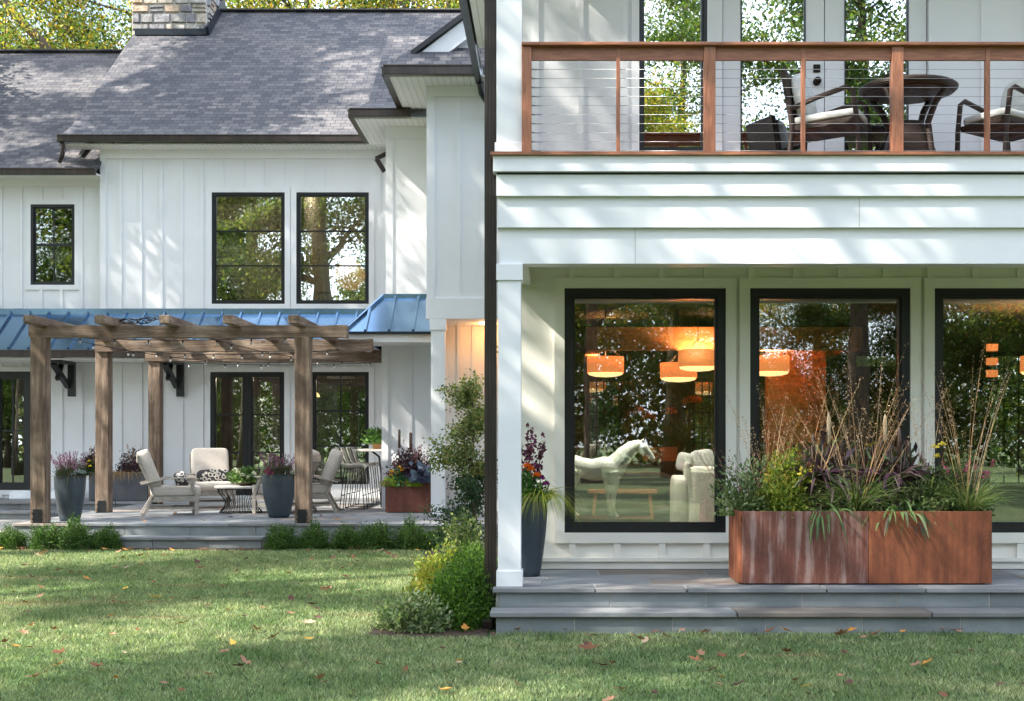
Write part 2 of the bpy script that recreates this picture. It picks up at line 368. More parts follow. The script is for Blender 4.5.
# ================================================================ ground, lawn, beds, terraces
FL = .33                                              # terrace level above the lawn
def gplane():
    b = MB(); b.add([(-250,-250,0),(250,-250,0),(250,250,0),(-250,250,0)], [(0,1,2,3)]); return b
struct(gplane().build('ground', M['ground']), label='mown lawn ground under the grass')
def bed(name, pts, z=.012):
    b = MB(); n = len(pts); b.add([(x,y,z+random.Random(i).uniform(0,.0)) for i,(x,y) in enumerate(pts)], [tuple(range(n))])
    return struct(b.build(name, M['mulch']))
BED = [(-1.42,10.3),(-.47,10.25),(-.47,19.0),(-1.75,19.0),(-1.5,16.0),(-1.2,13.4),(-1.15,12.2),(-1.45,11.3)]
bed('mulch_bed', BED)
bed('mulch_bed', [(-8.9,18.35),(-1.6,18.35),(-1.6,19.0),(-8.9,19.0)])
def pave(b, rng, x0, x1, y0, y1, z, rows, wlo, whi, th=.035, j=.013, front=None):
    """stones of one level; each its own colour"""
    y = y0; k = 0
    while y < y1-.02:
        d = rows[min(k, len(rows)-1)] if k < len(rows) else rng.choice(rows[1:] or rows)
        ye = min(y+d, y1); x = x0-(rng.uniform(0, wlo) if k else 0)
        if y1-ye < .12: ye = y1
        while x < x1:
            w_ = rng.uniform(wlo, whi); xe = min(x+w_, x1)
            if x1-xe < .15: xe = x1
            g = rng.uniform(.17, .27); t_ = rng.uniform(-.015, .02)
            b.cc = (g*.96+max(t_,0), g*1.0, g*1.02-t_*.5) if rng.random() > .13 else (g*1.05, g*.88, g*.76)
            b.box(max(x,x0)+j/2, xe-j/2, y+j/2, ye-j/2, z-th, z)
            x = xe
        y = ye; k += 1
def risers(b, rng, x0, x1, y, z0, z1, off, wdt=.755, th=.05):
    x = x0; first = True
    while x < x1-.01:
        xe = min(x+(off if first else wdt*rng.uniform(.96,1.04)), x1); first = False
        g = rng.uniform(.19, .25); b.cc = (g*.92, g*1.0, g*1.0)
        b.box(x+.004, xe-.004, y, y+th, z0, z1); x = xe
rng = random.Random(4)
def terrace(x0, x1, y0, y1, hole=None):
    pass
# --- right porch floor (structure) and its steps
b = MB(); pave(b, rng, -.45, 7.6, 10.74, 12.32, FL, [.30,.42,.38,.44], .7, 1.25)
struct(b.build('porch_floor', M['blue'], bevel=.004), label='bluestone porch paving')
b = MB(); b.box(-.42, 7.57, 10.80, 12.32, .012, FL-.0055); struct(b.build('porch_footing', M['joint']))
st = thing('stone_steps', 'long bluestone steps running along the front of the porch', 'steps', (0, 10.6, 0))
def off(b, o):                                         # parts of a thing away from the world origin
    return b
def part(b, name, mats, parent, bevel=0, label=None):
    o = b.build(name, mats, parent, bevel, label=label); o.matrix_parent_inverse = Matrix.Translation(-parent.location) if parent.rotation_euler.z == 0 else Matrix.Identity(4)
    return o
b = MB(); risers(b, rng, -.40, 7.55, 10.785, .175, FL-.037, .9); part(b, 'upper_riser', M['blue'], st, .003)
b = MB(); pave(b, rng, -.46, 7.6, 10.44, 10.78, .165+.01, [.34], 1.3, 2.3, .038); part(b, 'tread', M['blue'], st, .005)
b = MB(); risers(b, rng, -.41, 7.5, 10.485, -.02, .136, .62, .76); part(b, 'lower_riser', M['blue'], st, .003)
b = MB(); b.box(-.39, 7.5, 10.489, 10.77, 0, .1365); b.box(-.39, 7.5, 10.789, 10.799, .14, .29); part(b, 'mortar_bed', M['joint'], st)
# --- patio on the left
b = MB(); pave(b, rng, -7.62, -.44, 19.04, 27.5, FL, [.36,.55,.45,.6,.5,.7], .6, 1.25)
struct(b.build('patio', M['blue'], bevel=.004), label='bluestone patio paving')
b = MB(); b.box(-7.58, -.46, 19.10, 27.45, .02, FL-.0055); struct(b.build('patio_footing', M['joint']))
b = MB(); risers(b, rng, -7.6, -.5, 19.07, .0, FL-.037, .6, .95); part(b, 'retaining_face', M['blue'], thing('patio_edge', 'low bluestone face along the front of the patio behind the boxwoods', 'retaining wall', (0,19.07,0)))
st2 = thing('stone_steps', 'short bluestone step up to the patio between two rows of boxwood', 'steps', (-5.1, 18.8, 0))
b = MB(); pave(b, rng, -6.05, -3.97, 18.66, 19.05, .165, [.39], .9, 1.2, .04); part(b, 'tread', M['blue'], st2, .004)
b = MB(); risers(b, rng, -6.02, -4.0, 18.70, -.02, .124, .5, .8); part(b, 'riser', M['blue'], st2, .003); b = MB(); b.box(-6.01,-4.01,18.751,19.04,0,.124); part(b, 'mortar_bed', M['joint'], st2)
st3 = thing('stone_steps', 'pale bluestone steps below the glazed door left of the pergola', 'steps', (-11, 26, 0))
b = MB(); pave(b, rng, -14, -7.63, 25.9, 27.5, FL, [.8,.8], .9, 1.5, .05); part(b, 'landing', M['blue'], st3, .004)
b = MB(); pave(b, rng, -14, -7.63, 25.3, 25.92, .175, [.6], .9, 1.4, .05); part(b, 'tread', M['blue'], st3, .004)
b = MB(); risers(b, rng, -14, -7.64, 25.95, .177, .28, .9, .95); part(b, 'upper_riser', M['blue'], st3, .003); b = MB(); risers(b, rng, -14, -7.64, 25.35, -.02, .124, .5, .95); part(b, 'riser', M['blue'], st3, .003)
b = MB(); b.box(-10.9, -9.55, 27.1, 27.6, FL+.002, .47); part(b, 'door_step', M['blue'], st3, .004)
struct(MB().add([(-16,19.3,.014),(-7.63,19.3,.014),(-7.63,25.34,.014),(-16,25.34,.014)], [(0,1,2,3)]).build('gravel_path', M['joint']), label='pale path left of the patio')
# ================================================================ house
house = thing('house', 'white board and batten farmhouse with dark shingle roofs and a covered porch', 'house', (0, 0, 0))
def wallface(b, x0, x1, z0, z1, Y, holes, th=.16, sp=.4135, bw=.055, bd=.022, phase=0, topband=.0, trim=.095, trimd=.03, battens=True, back=True):
    """wall facing -Y with rectangular holes (hx0,hx1,hz0,hz1), battens and flat trim round each hole"""
    xs = sorted({x0, x1}|{h[0] for h in holes}|{h[1] for h in holes}); zs = sorted({z0, z1}|{h[2] for h in holes}|{h[3] for h in holes})
    xs = [x for x in xs if x0 <= x <= x1]; zs = [z for z in zs if z0 <= z <= z1]
    for i in range(len(xs)-1):
        run = None
        for k in range(len(zs)-1):
            cx = (xs[i]+xs[i+1])/2; cz = (zs[k]+zs[k+1])/2
            hole = any(h[0] < cx < h[1] and h[2] < cz < h[3] for h in holes)
            if not hole: b.box(xs[i], xs[i+1], Y, Y+th, zs[k], zs[k+1])
    if battens:
        zt = z1-topband
        n = int((x1-x0)/sp)+2
        for i in range(n):
            x = x0+phase+i*sp
            if x-bw/2 < x0 or x+bw/2 > x1: continue
            cuts = [(h[2]-trim, h[3]+trim) for h in holes if h[0]-trim-bw/2 < x < h[1]+trim+bw/2]
            segs = [(z0, zt)]
            for c0, c1 in sorted(cuts):
                segs = [s for a, e in segs for s in ((a, min(e, c0)), (max(a, c1), e)) if s[1]-s[0] > .03]
            for a, e in segs: b.box(x-bw/2, x+bw/2, Y-bd, Y+.001, a, e)
    if topband: b.box(x0, x1, Y-trimd-.006, Y+.001, z1-topband, z1)
    for h in holes:
        if h[3]-h[2] < .1: continue
        a, c, e, g = h[0]-trim, h[1]+trim, h[2]-trim, h[3]+trim
        b.box(a, h[0], Y-trimd, Y+.002, e, g); b.box(h[1], c, Y-trimd, Y+.002, e, g)
        b.box(h[0], h[1], Y-trimd, Y+.002, h[3], g); b.box(h[0], h[1], Y-trimd, Y+.002, e, h[2])
def room(x0, x1, y0, y1, z0, z1, wall, back=(), floor='pfloor', ceil='ceil', bth=.12, name='room_wall'):
    b = MB(); b.box(x0-.1, x0, y0, y1, z0, z1); b.box(x1, x1+.1, y0, y1, z0, z1)
    wallface(b, x0-.1, x1+.1, z0, z1, y1+.001, list(back), th=bth, battens=False, trim=.06, trimd=.02)
    b.build(name, wall, house)
    MB().box(x0-.1, x1+.1, y0, y1+bth, z1+.002, z1+.1).build('ceiling', M[ceil], house)
    MB().box(x0-.1, x1+.1, y0, y1+bth, z0-.1, z0-.002).build('room_floor', M[floor], house)
def window(x0, x1, z0, z1, Y, fw=.055, depth=.11, glass='glass', vb=0, hb=0, bars=.022, meet=None, sash=None, setin=.015, name='window', fmat='black', parent=None, label=None):
    """frame with pane and glazing bars; outside of the frame fills the hole"""
    b = MB(); y0 = Y-setin; y1 = Y+depth
    b.box(x0, x0+fw, y0, y1, z0, z1); b.box(x1-fw, x1, y0, y1, z0, z1)
    b.box(x0+fw, x1-fw, y0, y1, z1-fw, z1); b.box(x0+fw, x1-fw, y0, y1, z0, z0+fw)
    # inner sash step
    s = .02; b.box(x0+fw, x0+fw+s, y0+.03, y1-.01, z0+fw, z1-fw); b.box(x1-fw-s, x1-fw, y0+.03, y1-.01, z0+fw, z1-fw)
    b.box(x0+fw+s, x1-fw-s, y0+.03, y1-.01, z1-fw-s, z1-fw); b.box(x0+fw+s, x1-fw-s, y0+.03, y1-.01, z0+fw, z0+fw+s)
    f = b.build(name, M[fmat], parent or house, label=label)
    p = MB(); yg = Y+.055; p.box(x0+fw+s-.004, x1-fw-s+.004, yg, yg+.006, z0+fw+s-.004, z1-fw-s+.004); 
    if parent is None: p.build('pane', M[glass], f)
    else: p.build('pane', M[glass], f)
    if vb or hb or meet:
        g = MB(); a, c, e, h = x0+fw+s, x1-fw-s, z0+fw+s, z1-fw-s
        for i in range(vb): x = a+(c-a)*(i+1)/(vb+1); g.box(x-bars/2, x+bars/2, yg-.012, yg-.002, e, h)
        for i in range(hb):
            z = e+(h-e)*(i+1)/(hb+1); g.box(a, c, yg-.014, yg-.0035, z-bars/2, z+bars/2)
            if not vb: g.build('glazing_bar', M[fmat], f); g = MB()
        if meet: z = e+(h-e)*.5; g.box(a, c, yg-.03, yg-.0015, z-meet/2, z+meet/2)
        if g.v: g.build('glazing_bars', M[fmat], f)
    return f
# ---------------------------------------------------------------- right wing
W = 12.4
P1 = [X(564.5,W), X(725.5,W)]; P2 = [X(749.5,W), X(909.5,W)]; P3 = [X(933.5,W), X(1094.5,W)]
ZB, ZT = Z(532.5,W), Z(288.5,W)
holes = [(a, c, ZB, ZT) for a, c in (P1, P2, P3)]
b = MB(); wallface(b, -.41, 7.5, FL, 3.12, W, holes, phase=X(572.5,W)+.41-.4135*0, bw=.062, topband=0, bd=.034, trimd=.042)
# corner board, base board and water table
b.box(-.40, -.31, W-.028, W+.001, FL, 3.12)
for zz, dd in ((FL, .05), (FL+.20, .07)): pass
b.box(-.31, 7.5, W-.055, W+.001, FL+.002, FL+.07); b.box(-.31, 7.5, W-.08, W+.001, FL+.072, FL+.105)
b.build('porch_wall', M['cream'], house)  # same white as the house, tinted for light bounced off the lawn
for k,(a, c) in enumerate((P1, P2, P3)):
    f = window(a, c, ZB, ZT, W, fw=.075, depth=.10, label=None)
# rear part of the wing: side and back walls
b = MB(); b.box(-.41, -.27, W+.16, 18.3, 0, 7.0); b.box(7.36, 7.5, W+.16, 18.3, 0, 7.0); b.build('side_wall', M['white'], house)
# main room behind the big windows
bw_ = [(X(586,18), X(622,18), Z(462,18), Z(378,18)), (X(692,18), X(728,18), Z(462,18), Z(378,18)), (4.1, 5.3, .9, 2.7), (5.9,6.8,.9,2.7)]
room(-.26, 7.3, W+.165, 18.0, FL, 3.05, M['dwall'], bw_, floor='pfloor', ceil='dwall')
for h in bw_: window(*h, 18.03, fw=.03, depth=.05, glass='glass', vb=3, hb=4, bars=.016, name='window')
# timber soffit ring and panel inside
b = MB(); b.box(X(587,14.7), X(862,14.7), 14.7, 14.85, Z(350,14.7), Z(327,14.7)); b.box(X(862,14.7)-.15, X(862,14.7), 14.85, 17.0, Z(350,14.7), Z(327,14.7))
b.box(X(587,14.7), X(587,14.7)+.15, 14.85, 17.0, Z(350,14.7), Z(327,14.7)); b.box(X(587,14.7)+.15, X(862,14.7)-.15, 14.85, 17, Z(327,14.7)-.05, Z(327,14.7))
b.build('timber_ceiling_frame', M['owood'], house)
MB().box(X(768,15.4), X(826,15.4), 15.4, 15.6, FL, 2.6).build('timber_panel', M['owood'], house)
# balcony level
UF = 3.90
uh = [(X(639,W), X(707,W), Z(152,W), 6.35), (X(722,W), X(928,W), UF+.02, 6.35)]
b = MB(); wallface(b, -.41, 7.5, UF, 6.95, W, uh, phase=.30, trim=.07, bw=.05)
b.build('balcony_wall', M['white'], house)
window(uh[0][0], uh[0][1], uh[0][2], 6.35, W, fw=.03, glass='glassb', depth=.1)
# french doors on the balcony
def leafdoor(x0, x1, gx0, gx1, hand):
    b = MB(); y0, y1 = W+.02, W+.07; gz0, gz1 = Z(151,W), 6.2
    b.box(x0, gx0, y0, y1, UF+.03, 6.35); b.box(gx1, x1, y0, y1, UF+.03, 6.35)
    b.box(gx0, gx1, y0, y1, gz1, 6.35); b.box(gx0, gx1, y0, y1, UF+.03, gz0)
    d = b.build('balcony_door', M['trim'], house, .004)
    MB().box(gx0-.002, gx1+.002, y0+.02, y0+.026, gz0-.002, gz1).build('pane', M['glassb'], d)
    g = MB(); s = .012
    g.box(gx0-.0, gx0+s, y0-.006, y0+.018, gz0, gz1); g.box(gx1-s, gx1, y0-.006, y0+.018, gz0, gz1); g.box(gx0+s, gx1-s, y0-.006, y0+.018, gz0, gz0+s)
    g.build('glass_bead', M['black'], d)
    if hand:
        k = MB(); kx = X(817,W); kz = Z(81.5,W); k.lathe([(.035,0),(.035,.01),(.012,.015),(.012,.04),(.03,.045),(.036,.06),(.028,.078),(.004,.082)], n=20)
        k.v = [(v[0]+kx, y0-v[2], v[1]+kz) for v in k.v]; k.build('knob', M['knob'], d)
        k = MB(); k.box(kx-.032, kx+.032, y0-.02, y0-.001, Z(68,W)-.035, Z(68,W)+.035); k.build('deadbolt', M['knob'], d, .004)
leafdoor(X(723,W), X(824.6,W), X(741,W), X(806,W), True); leafdoor(X(825.4,W), X(927,W), X(845,W), X(909,W), False)
# upstairs room, dark
room(-.26, 7.3, W+.2, 16.5, UF, 6.9, M['tan'], floor='pfloor')
# balcony deck, fascia boards, beam
F = 10.8
dz = Z(153.5,F)
b = MB(); b.box(X(490.5,F-.06), 7.7, F-.08, W-.002, dz-.025, dz); b.build('balcony_deck', M['rail'], house)
b = MB(); xs = X(497,F)
b.box(xs-.03, 7.62, F-.05, F+.30, Z(172.5,F), dz-.0265)
b.box(xs-.005, 7.6, F-.005, F+.30, Z(196,F), Z(173.2,F)-.012)
b.box(xs+.004, 7.59, F+.035, F+.30, Z(226.8,F), Z(196,F)-.001)
b.box(xs+.016, 7.58, F+.075, F+.30, Z(262.5,F), Z(226.8,F)-.001)
# each board leans out at its foot like lap siding
b.build('fascia_boards', M['trim'], house, .002)
b = MB(); b.box(X(635.5,F), X(635.5,F)+.004, F+.073, F+.08, Z(262,F), Z(227.5,F)); b.box(X(860,F), X(860,F)+.004, F+.033, F+.04, Z(226,F), Z(197,F)); b.build('butt_joint', M['joint'], house)
b = MB(); b.box(xs-.002, 7.58, F-.002, F+.02, Z(173.2,F)-.012, Z(172.5,F)-.001); b.build('drip_gap', M['black'], house)
b = MB(); b.box(xs+.02, 7.58, F+.301, W-.002, Z(262.5,F)+.22, Z(262.5,F)+.26); b.build('porch_ceiling', M['soffit'], house)
b = MB(); b.box(xs+.03, xs+.25, F+.302, W-.035, Z(262.5,F), Z(262.5,F)+.219); b.build('side_beam', M['trim'], house)
def column(x0, x1, Y, z0, z1, cap=.14, base=.14, dep=.2, e=.014):
    b = MB(); b.box(x0, x1, Y, Y+dep, z0, z1)
    b.box(x0-e, x1+e, Y-e, Y+dep+e, z0, z0+base); b.box(x0-e, x1+e, Y-e, Y+dep+e, z1-cap, z1-.001)
    return b.build('column', M['trim'], house, .004)
cY = F+.06
column(X(498,cY), X(521,cY), cY, FL+.001, Z(262.5,F)-.002, cap=.135, base=.13)
column(X(496.5,cY), X(522,cY), cY, dz+.001, 6.9, cap=.1, base=.10, dep=.21)
# upper roof of the wing
b = MB(); b.box(-.38, 7.6, F+.02, F+.25, 6.75, 7.02); b.build('porch_header', M['trim'], house)
b = MB(); b.box(-.98, 7.9, 10.2, 18.8, 7.02, 7.06); b.build('soffit', M['soffit'], house)
b = MB(); b.hull([(-1.05,10.15,7.1),(8,10.15,7.1),(8,18.9,7.1),(-1.05,18.9,7.1)], [(3.3,14.4,10.0),(3.8,14.4,10.0),(3.8,14.7,10.0),(3.3,14.7,10.0)])
b.build('roof', M['shingle_y'], house, label='hipped shingle roof over the porch wing')
def gutter(b, a, c, w_=.13, h=.13):
    """K-style gutter from a to c; outside face away from the roof"""
    a = Vector(a); c = Vector(c); b.bar(a, c, w_*.8, h)
    d = (c-a).normalized(); b.bar(a+Vector((0,0,h*.42)), c+Vector((0,0,h*.42)), w_, h*.22)
b = MB(); gutter(b, (-1.06,10.1,7.06), (-1.06,20.6,7.06), .13, .16); b.build('gutter', M['black'], house, .01)
# downspout beside the porch column, running full height
b = MB(); x_ = X(490.3,F+.1); yy = F+.16
b.bar((x_, yy, .06), (x_, yy, 7.0), .098, .095, up=(0,1,0))
for i in (-1, 0, 1): b.bar((x_+i*.026, yy-.05, .06), (x_+i*.026, yy-.05, 7.0), .014, .008, up=(0,1,0))
b.bar((x_,yy,.08), (x_-.02,yy-.25,.03), .08, .09)
b.build('downspout', M['brown'], house, .008, label='tall dark bronze downspout beside the porch column')
b = MB(); b.box(-.34-.07, -.41-.001, F+.2, W, 2.3, 2.34)
# ---------------------------------------------------------------- railing
rl = thing('balcony_railing', 'red brown wooden railing with steel cables along the balcony', 'railing', (0, F+.02, dz))
ry = F+.07; zr = Z(41.5,F)
b = MB(); b.box(X(521.5,F), 7.6, ry-.07, ry+.07, zr-.028, zr); part(b, 'top_rail', M['rail'], rl, .006)
b = MB(); b.box(X(531,F)-.002, 7.6, ry-.018, ry+.018, Z(58,F), zr-.029); part(b, 'sub_rail', M['rail'], rl)
for p0, p1 in ((521.8,531.5),(704.5,716),(893,904.5),(1081,1093)):
    b = MB(); b.box(X(p0,F), X(p1,F), ry-.045, ry+.045, dz+.001, zr-.0295); part(b, 'post', M['railv'], rl, .004)
for p0, p1 in ((616.6,620.4),(802.6,806.6),(987.6,992.2)):
    b = MB(); b.box(X(p0,F), X(p1,F), ry-.024, ry+.024, dz+.001, zr-.0295); part(b, 'baluster', M['railv'], rl, .003)
for i in range(10):
    z = Z(67+i*9.1,F); b = MB(); b.tube([(X(531,F),ry,z),(7.6,ry,z)], .0019, 6); b.tube([(X(531.2,F),ry,z),(X(541,F),ry,z)], .0055, 8)
    part(b, 'cable', M['cable'], rl)
# ---------------------------------------------------------------- far wing: main wall
Y0 = 27.6
H = dict(u1=(X(212,Y0),X(285,Y0),Z(304,Y0),Z(192.5,Y0)), u2=(X(296.5,Y0),X(369,Y0),Z(304,Y0),Z(192.5,Y0)),
         fd=(X(210.5,Y0),X(284.5,Y0),FL+.05,Z(372,Y0)), w1=(X(312,Y0),X(369,Y0),Z(485,Y0),Z(372,Y0)))
b = MB(); xa, xb = X(100.5,Y0), -2.6
wallface(b, xa, xb, FL-.02, Z(159,Y0), Y0, list(H.values()), phase=X(120.6,Y0)-xa, sp=.4185, bw=.07, bd=.03, trim=.11, th=.2)
b.box(xa-.0, xa+.12, Y0-.035, Y0+.002, FL-.02, Z(159,Y0))
b.box(xa, xb, Y0-.05, Y0+.2, Z(159,Y0)+.001, Z(150,Y0))                      # frieze
b.box(X(285,Y0)+.12, xb, Y0-.06, Y0+.003, FL, FL+.28)                        # base board
b.build('main_wall', M['white'], house)
window(*H['u1'], Y0, fw=.06, glass='glassu', hb=2, bars=.03, name='window', label='tall upper window left of the pair')
window(*H['u2'], Y0, fw=.06, glass='glassu', hb=2, bars=.03, name='window', label='tall upper window beside the bay')
window(*H['w1'], Y0, fw=.06, glass='glass', hb=2, vb=1, bars=.03)
xm = (H['fd'][0]+H['fd'][1])/2
window(H['fd'][0], xm-.002, H['fd'][2], H['fd'][3], Y0, fw=.085, glass='glass', hb=2, bars=.03, name='french_door')
window(xm+.002, H['fd'][1], H['fd'][2], H['fd'][3], Y0, fw=.085, glass='glass', hb=2, bars=.03, name='french_door')
# lower left wall
Y1 = 27.85
lh = [(X(31,Y1),X(75,Y1),Z(285,Y1),Z(204.5,Y1)), (X(-45,Y1),X(31,Y1),Z(490,Y1),Z(371.5,Y1))]
b = MB(); wallface(b, -14.5, xa-.001, FL-.02, Z(187,Y1), Y1, lh, phase=14.5+X(1,Y1)-.4185*9, sp=.4185, bw=.07, bd=.03, trim=.10, th=.2)
b.box(-14.5, xa-.001, Y1-.05, Y1+.2, Z(187,Y1)+.001, Z(176,Y1)); b.build('side_wing_wall', M['white'], house)
f = window(*lh[0], Y1, fw=.055, glass='glass', vb=1, bars=.025, meet=.05, label='small double hung upper window')
xm = (lh[1][0]+lh[1][1])/2
window(lh[1][0], xm-.002, lh[1][2], lh[1][3], Y1, fw=.14, glass='glass', hb=1, vb=1, bars=.03, name='french_door')
window(xm+.002, lh[1][1], lh[1][2], lh[1][3], Y1, fw=.14, glass='glass', hb=1, vb=1, bars=.03, name='french_door')
# rooms
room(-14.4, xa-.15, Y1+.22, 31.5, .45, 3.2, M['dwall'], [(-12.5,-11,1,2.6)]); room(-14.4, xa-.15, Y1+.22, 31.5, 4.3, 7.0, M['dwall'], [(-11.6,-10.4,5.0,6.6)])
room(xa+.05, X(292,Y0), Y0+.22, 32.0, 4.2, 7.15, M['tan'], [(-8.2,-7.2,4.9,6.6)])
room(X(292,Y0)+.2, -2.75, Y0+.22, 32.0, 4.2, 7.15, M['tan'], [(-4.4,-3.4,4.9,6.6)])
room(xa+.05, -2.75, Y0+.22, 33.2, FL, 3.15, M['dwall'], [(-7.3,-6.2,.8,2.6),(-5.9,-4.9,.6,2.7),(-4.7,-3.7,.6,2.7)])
b = MB(); b.box(X(282,29.3),X(298,29.3),29.3,29.4,4.2,7.1); b.build('room_partition', M['tan'], house)
# back enclosure so that nothing shines in from behind
b = MB(); b.box(-14.5, -2.6, 33.5, 33.6, 3.3, 11); b.box(-14.6,-14.5,28.05,33.6,0,10.5); b.build('rear_wall', M['white'], house)
# main roof
def slab(b, pts, th=.06):                            # roof plane: points in order, thickness straight down
    top = [Vector(p) for p in pts]; bot = [p-Vector((0,0,th)) for p in top]
    n = len(top); b.add(bot+top, [tuple(range(n-1,-1,-1)), tuple(range(n,2*n))]+[(i,(i+1)%n,n+(i+1)%n,n+i) for i in range(n)])
ex0 = X(60,27.1); ze = 7.69; ry_, rz_ = 32.9, 7.69+.75*5.8
b = MB(); slab(b, [(ex0,27.05,ze-.03),(-2.2,27.05,ze-.03),(-2.2,27.6,ze+.30),(ex0+.06,27.6,ze+.30)])
slab(b, [(ex0+.06,27.6,ze+.30),(-1.2,27.6,ze+.30),(-1.2,ry_,rz_),(ex0+.06,ry_,rz_)])
slab(b, [(-1.2,38.6,7.7),(ex0+.06,38.6,7.7),(ex0+.06,ry_+.01,rz_),(-1.2,ry_+.01,rz_)])
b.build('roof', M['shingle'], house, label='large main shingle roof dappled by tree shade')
b = MB(); b.bar((ex0+.06,ry_,rz_+.02), (-1.2,ry_,rz_+.02), .25, .03); b.build('ridge_cap', M['shingle'], house)
b = MB(); b.add([(ex0+.2,27.6,7.4),(ex0+.2,38.2,7.4),(ex0+.2,ry_,rz_-.08)], [(0,1,2)]); b.add([(-1.3,27.6,7.4),(-1.3,38.2,7.4),(-1.3,ry_,rz_-.08)], [(2,1,0)]); b.build('gable_end', M['white'], house)
b = MB(); b.box(ex0+.02, -2.2, 27.12, Y0-.05, Z(147,27.3), Z(147,27.3)+.03); b.build('soffit', M['soffit'], house)
b = MB(); gutter(b, (ex0-.02,27.02,ze-.09), (X(388,27),27.02,ze-.09), .13, .14); b.build('gutter', M['brown'], house, .01)
b = MB(); b.tube([(ex0+.05,27.05,ze-.12),(ex0+.07,27.1,ze-.3),(ex0+.0,27.2,ze-.42),(ex0-.08,27.3,ze-.5)], .045, 10); b.build('gutter_outlet', M['brown'], house)
b = MB(); b.bar((X(376,27.2),27.25,Z(158,27.2)),(X(384,27.2),27.3,Z(171,27.2)), .07,.09); b.bar((X(376,27.2),27.25,Z(158,27.2)),(X(387,27.2),27.45,Z(150,27.2)), .07,.09); b.build('gutter_outlet', M['brown'], house, .01)
# left wing roof
b = MB(); e1 = X(97,27.3)
slab(b, [(-15,27.25,7.03),(e1,27.25,7.03),(e1,27.9,7.50),(-15,27.9,7.50)]); slab(b, [(-15,27.9,7.50),(e1,27.9,7.50),(e1,32.5,10.93),(-15,32.5,10.93)])
slab(b, [(e1,37.8,7.0),(-15,37.8,7.0),(-15,32.51,10.93),(e1,32.51,10.93)])
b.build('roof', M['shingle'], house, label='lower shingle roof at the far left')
b = MB(); b.bar((-15,32.5,10.95),(e1,32.5,10.95), .25, .03); b.build('ridge_cap', M['shingle'], house)
b = MB(); gutter(b, (-15,27.22,6.97), (e1,27.22,6.97), .13, .13); b.build('gutter', M['brown'], house, .01)
b = MB(); b.box(-15, e1-.02, 27.3, Y1-.05, Z(175,27.4), Z(175,27.4)+.03); b.build('soffit', M['soffit'], house)
# chimney: coursed fieldstone
chm = MB(); cx0, cx1, cy0, cy1 = -9.84, -8.07, 31.7, 33.2
rr = random.Random(8)
def stones(b, u0, u1, z0, z1, put):
    z = z0
    while z < z1:
        hh = rr.uniform(.14, .26); u = u0
        while u < u1:
            ww = rr.uniform(.16, .42); ue = min(u+ww, u1)
            if u1-ue < .1: ue = u1
            base = rr.choice([(.46,.43,.40),(.38,.37,.37),(.55,.48,.40),(.34,.33,.35),(.58,.51,.43),(.50,.39,.29),(.28,.27,.29)]); k = rr.uniform(.85,1.15)
            b.cc = tuple(c*k for c in base)
            if ue-u > .3 and hh > .2 and rr.random() < .4: put(u, ue, z, z+hh*.5); b.cc = tuple(c*.9 for c in base); put(u, ue, z+hh*.5, z+hh)
            else: put(u, ue, z, z+hh)
            u = ue
        z += hh
def pf(u, ue, z, ze_):
    g = .014; i = .02; d = .045+rr.uniform(0,.03); j = lambda: rr.uniform(-.008,.008)
    a = [(u+g+j(),cy0,z+g+j()),(ue-g+j(),cy0,z+g+j()),(ue-g+j(),cy0,ze_-g+j()),(u+g+j(),cy0,ze_-g+j())]
    o = [(p[0]+(i if k in (0,3) else -i), cy0-d, p[2]+(i if k < 2 else -i)) for k, p in enumerate(a)]; chm.hull(a, o)
def ps(u, ue, z, ze_):
    g = .014; i = .02; d = .045+rr.uniform(0,.03)
    a = [(cx1,u+g,z+g),(cx1,ue-g,z+g),(cx1,ue-g,ze_-g),(cx1,u+g,ze_-g)]
    o = [(cx1+d, p[1]+(i if k in (0,3) else -i), p[2]+(i if k < 2 else -i)) for k, p in enumerate(a)]; chm.hull(a, o)
stones(chm, cx0, cx1, 11.2, 14.2, pf); stones(chm, cy0, cy1, 11.2, 14.2, ps)
ch = chm.build('chimney', M['stone'], house, label='fieldstone chimney rising from the roof')
MB().box(cx0+.002, cx1-.002, cy0+.002, cy1, 9.5, 14.2).build('mortar_core', M['mortar'], ch)
b = MB(); b.box(cx0+.1, cx1+.02, cy0-.12, cy0-.04, 11.07, 11.22); b.bar((cx1+.05,cy0-.1,11.12),(cx1+.05,cy1,12.35), .06,.3); b.build('flashing', M['flash'], ch)
# ---------------------------------------------------------------- bay one (narrow smooth bay)
B1 = 23.0; bx = X(387,B1)
b = MB(); b.box(bx, -1.2, B1, B1+.15, 3.35, Z(122,B1)); b.box(bx, bx+.15, B1+.15, 27.6, 3.35, 6.9)
b.box(bx-.02, bx+.10, B1-.025, B1+.001, 3.9, Z(139,B1)); b.box(bx-.02, -1.2, B1-.03, B1+.002, Z(139,B1)+.002, Z(122,B1))
b.build('bay_wall', M['white'], house)
lx = X(383,B1)
b = MB(); b.box(lx, -1.2, B1, B1+.15, FL, 3.34); b.box(lx, lx+.15, B1+.15, 27.6, FL, 3.34)
b.box(lx-.02, lx+.09, B1-.025, B1+.001, FL, 3.30)
for px in (410.5, 437): b.box(X(px,B1)-.03, X(px,B1)+.03, B1-.022, B1+.001, FL, 3.3)
b.build('bay_wall', M['white'], house)
g0 = X(351,22.4)
b = MB(); slab(b, [(g0,22.4,7.05),(-1.2,22.4,7.05),(-1.2,23.4,7.42),(g0+.15,23.4,7.42)]); slab(b, [(g0+.15,23.4,7.42),(-1.2,23.4,7.42),(-1.2,26.3,9.45),(g0+.15,26.3,9.45)]); slab(b, [(g0+.15,26.3,9.45),(-1.2,26.3,9.45),(-1.2,29.3,9.46),(g0+.15,29.3,9.46)])
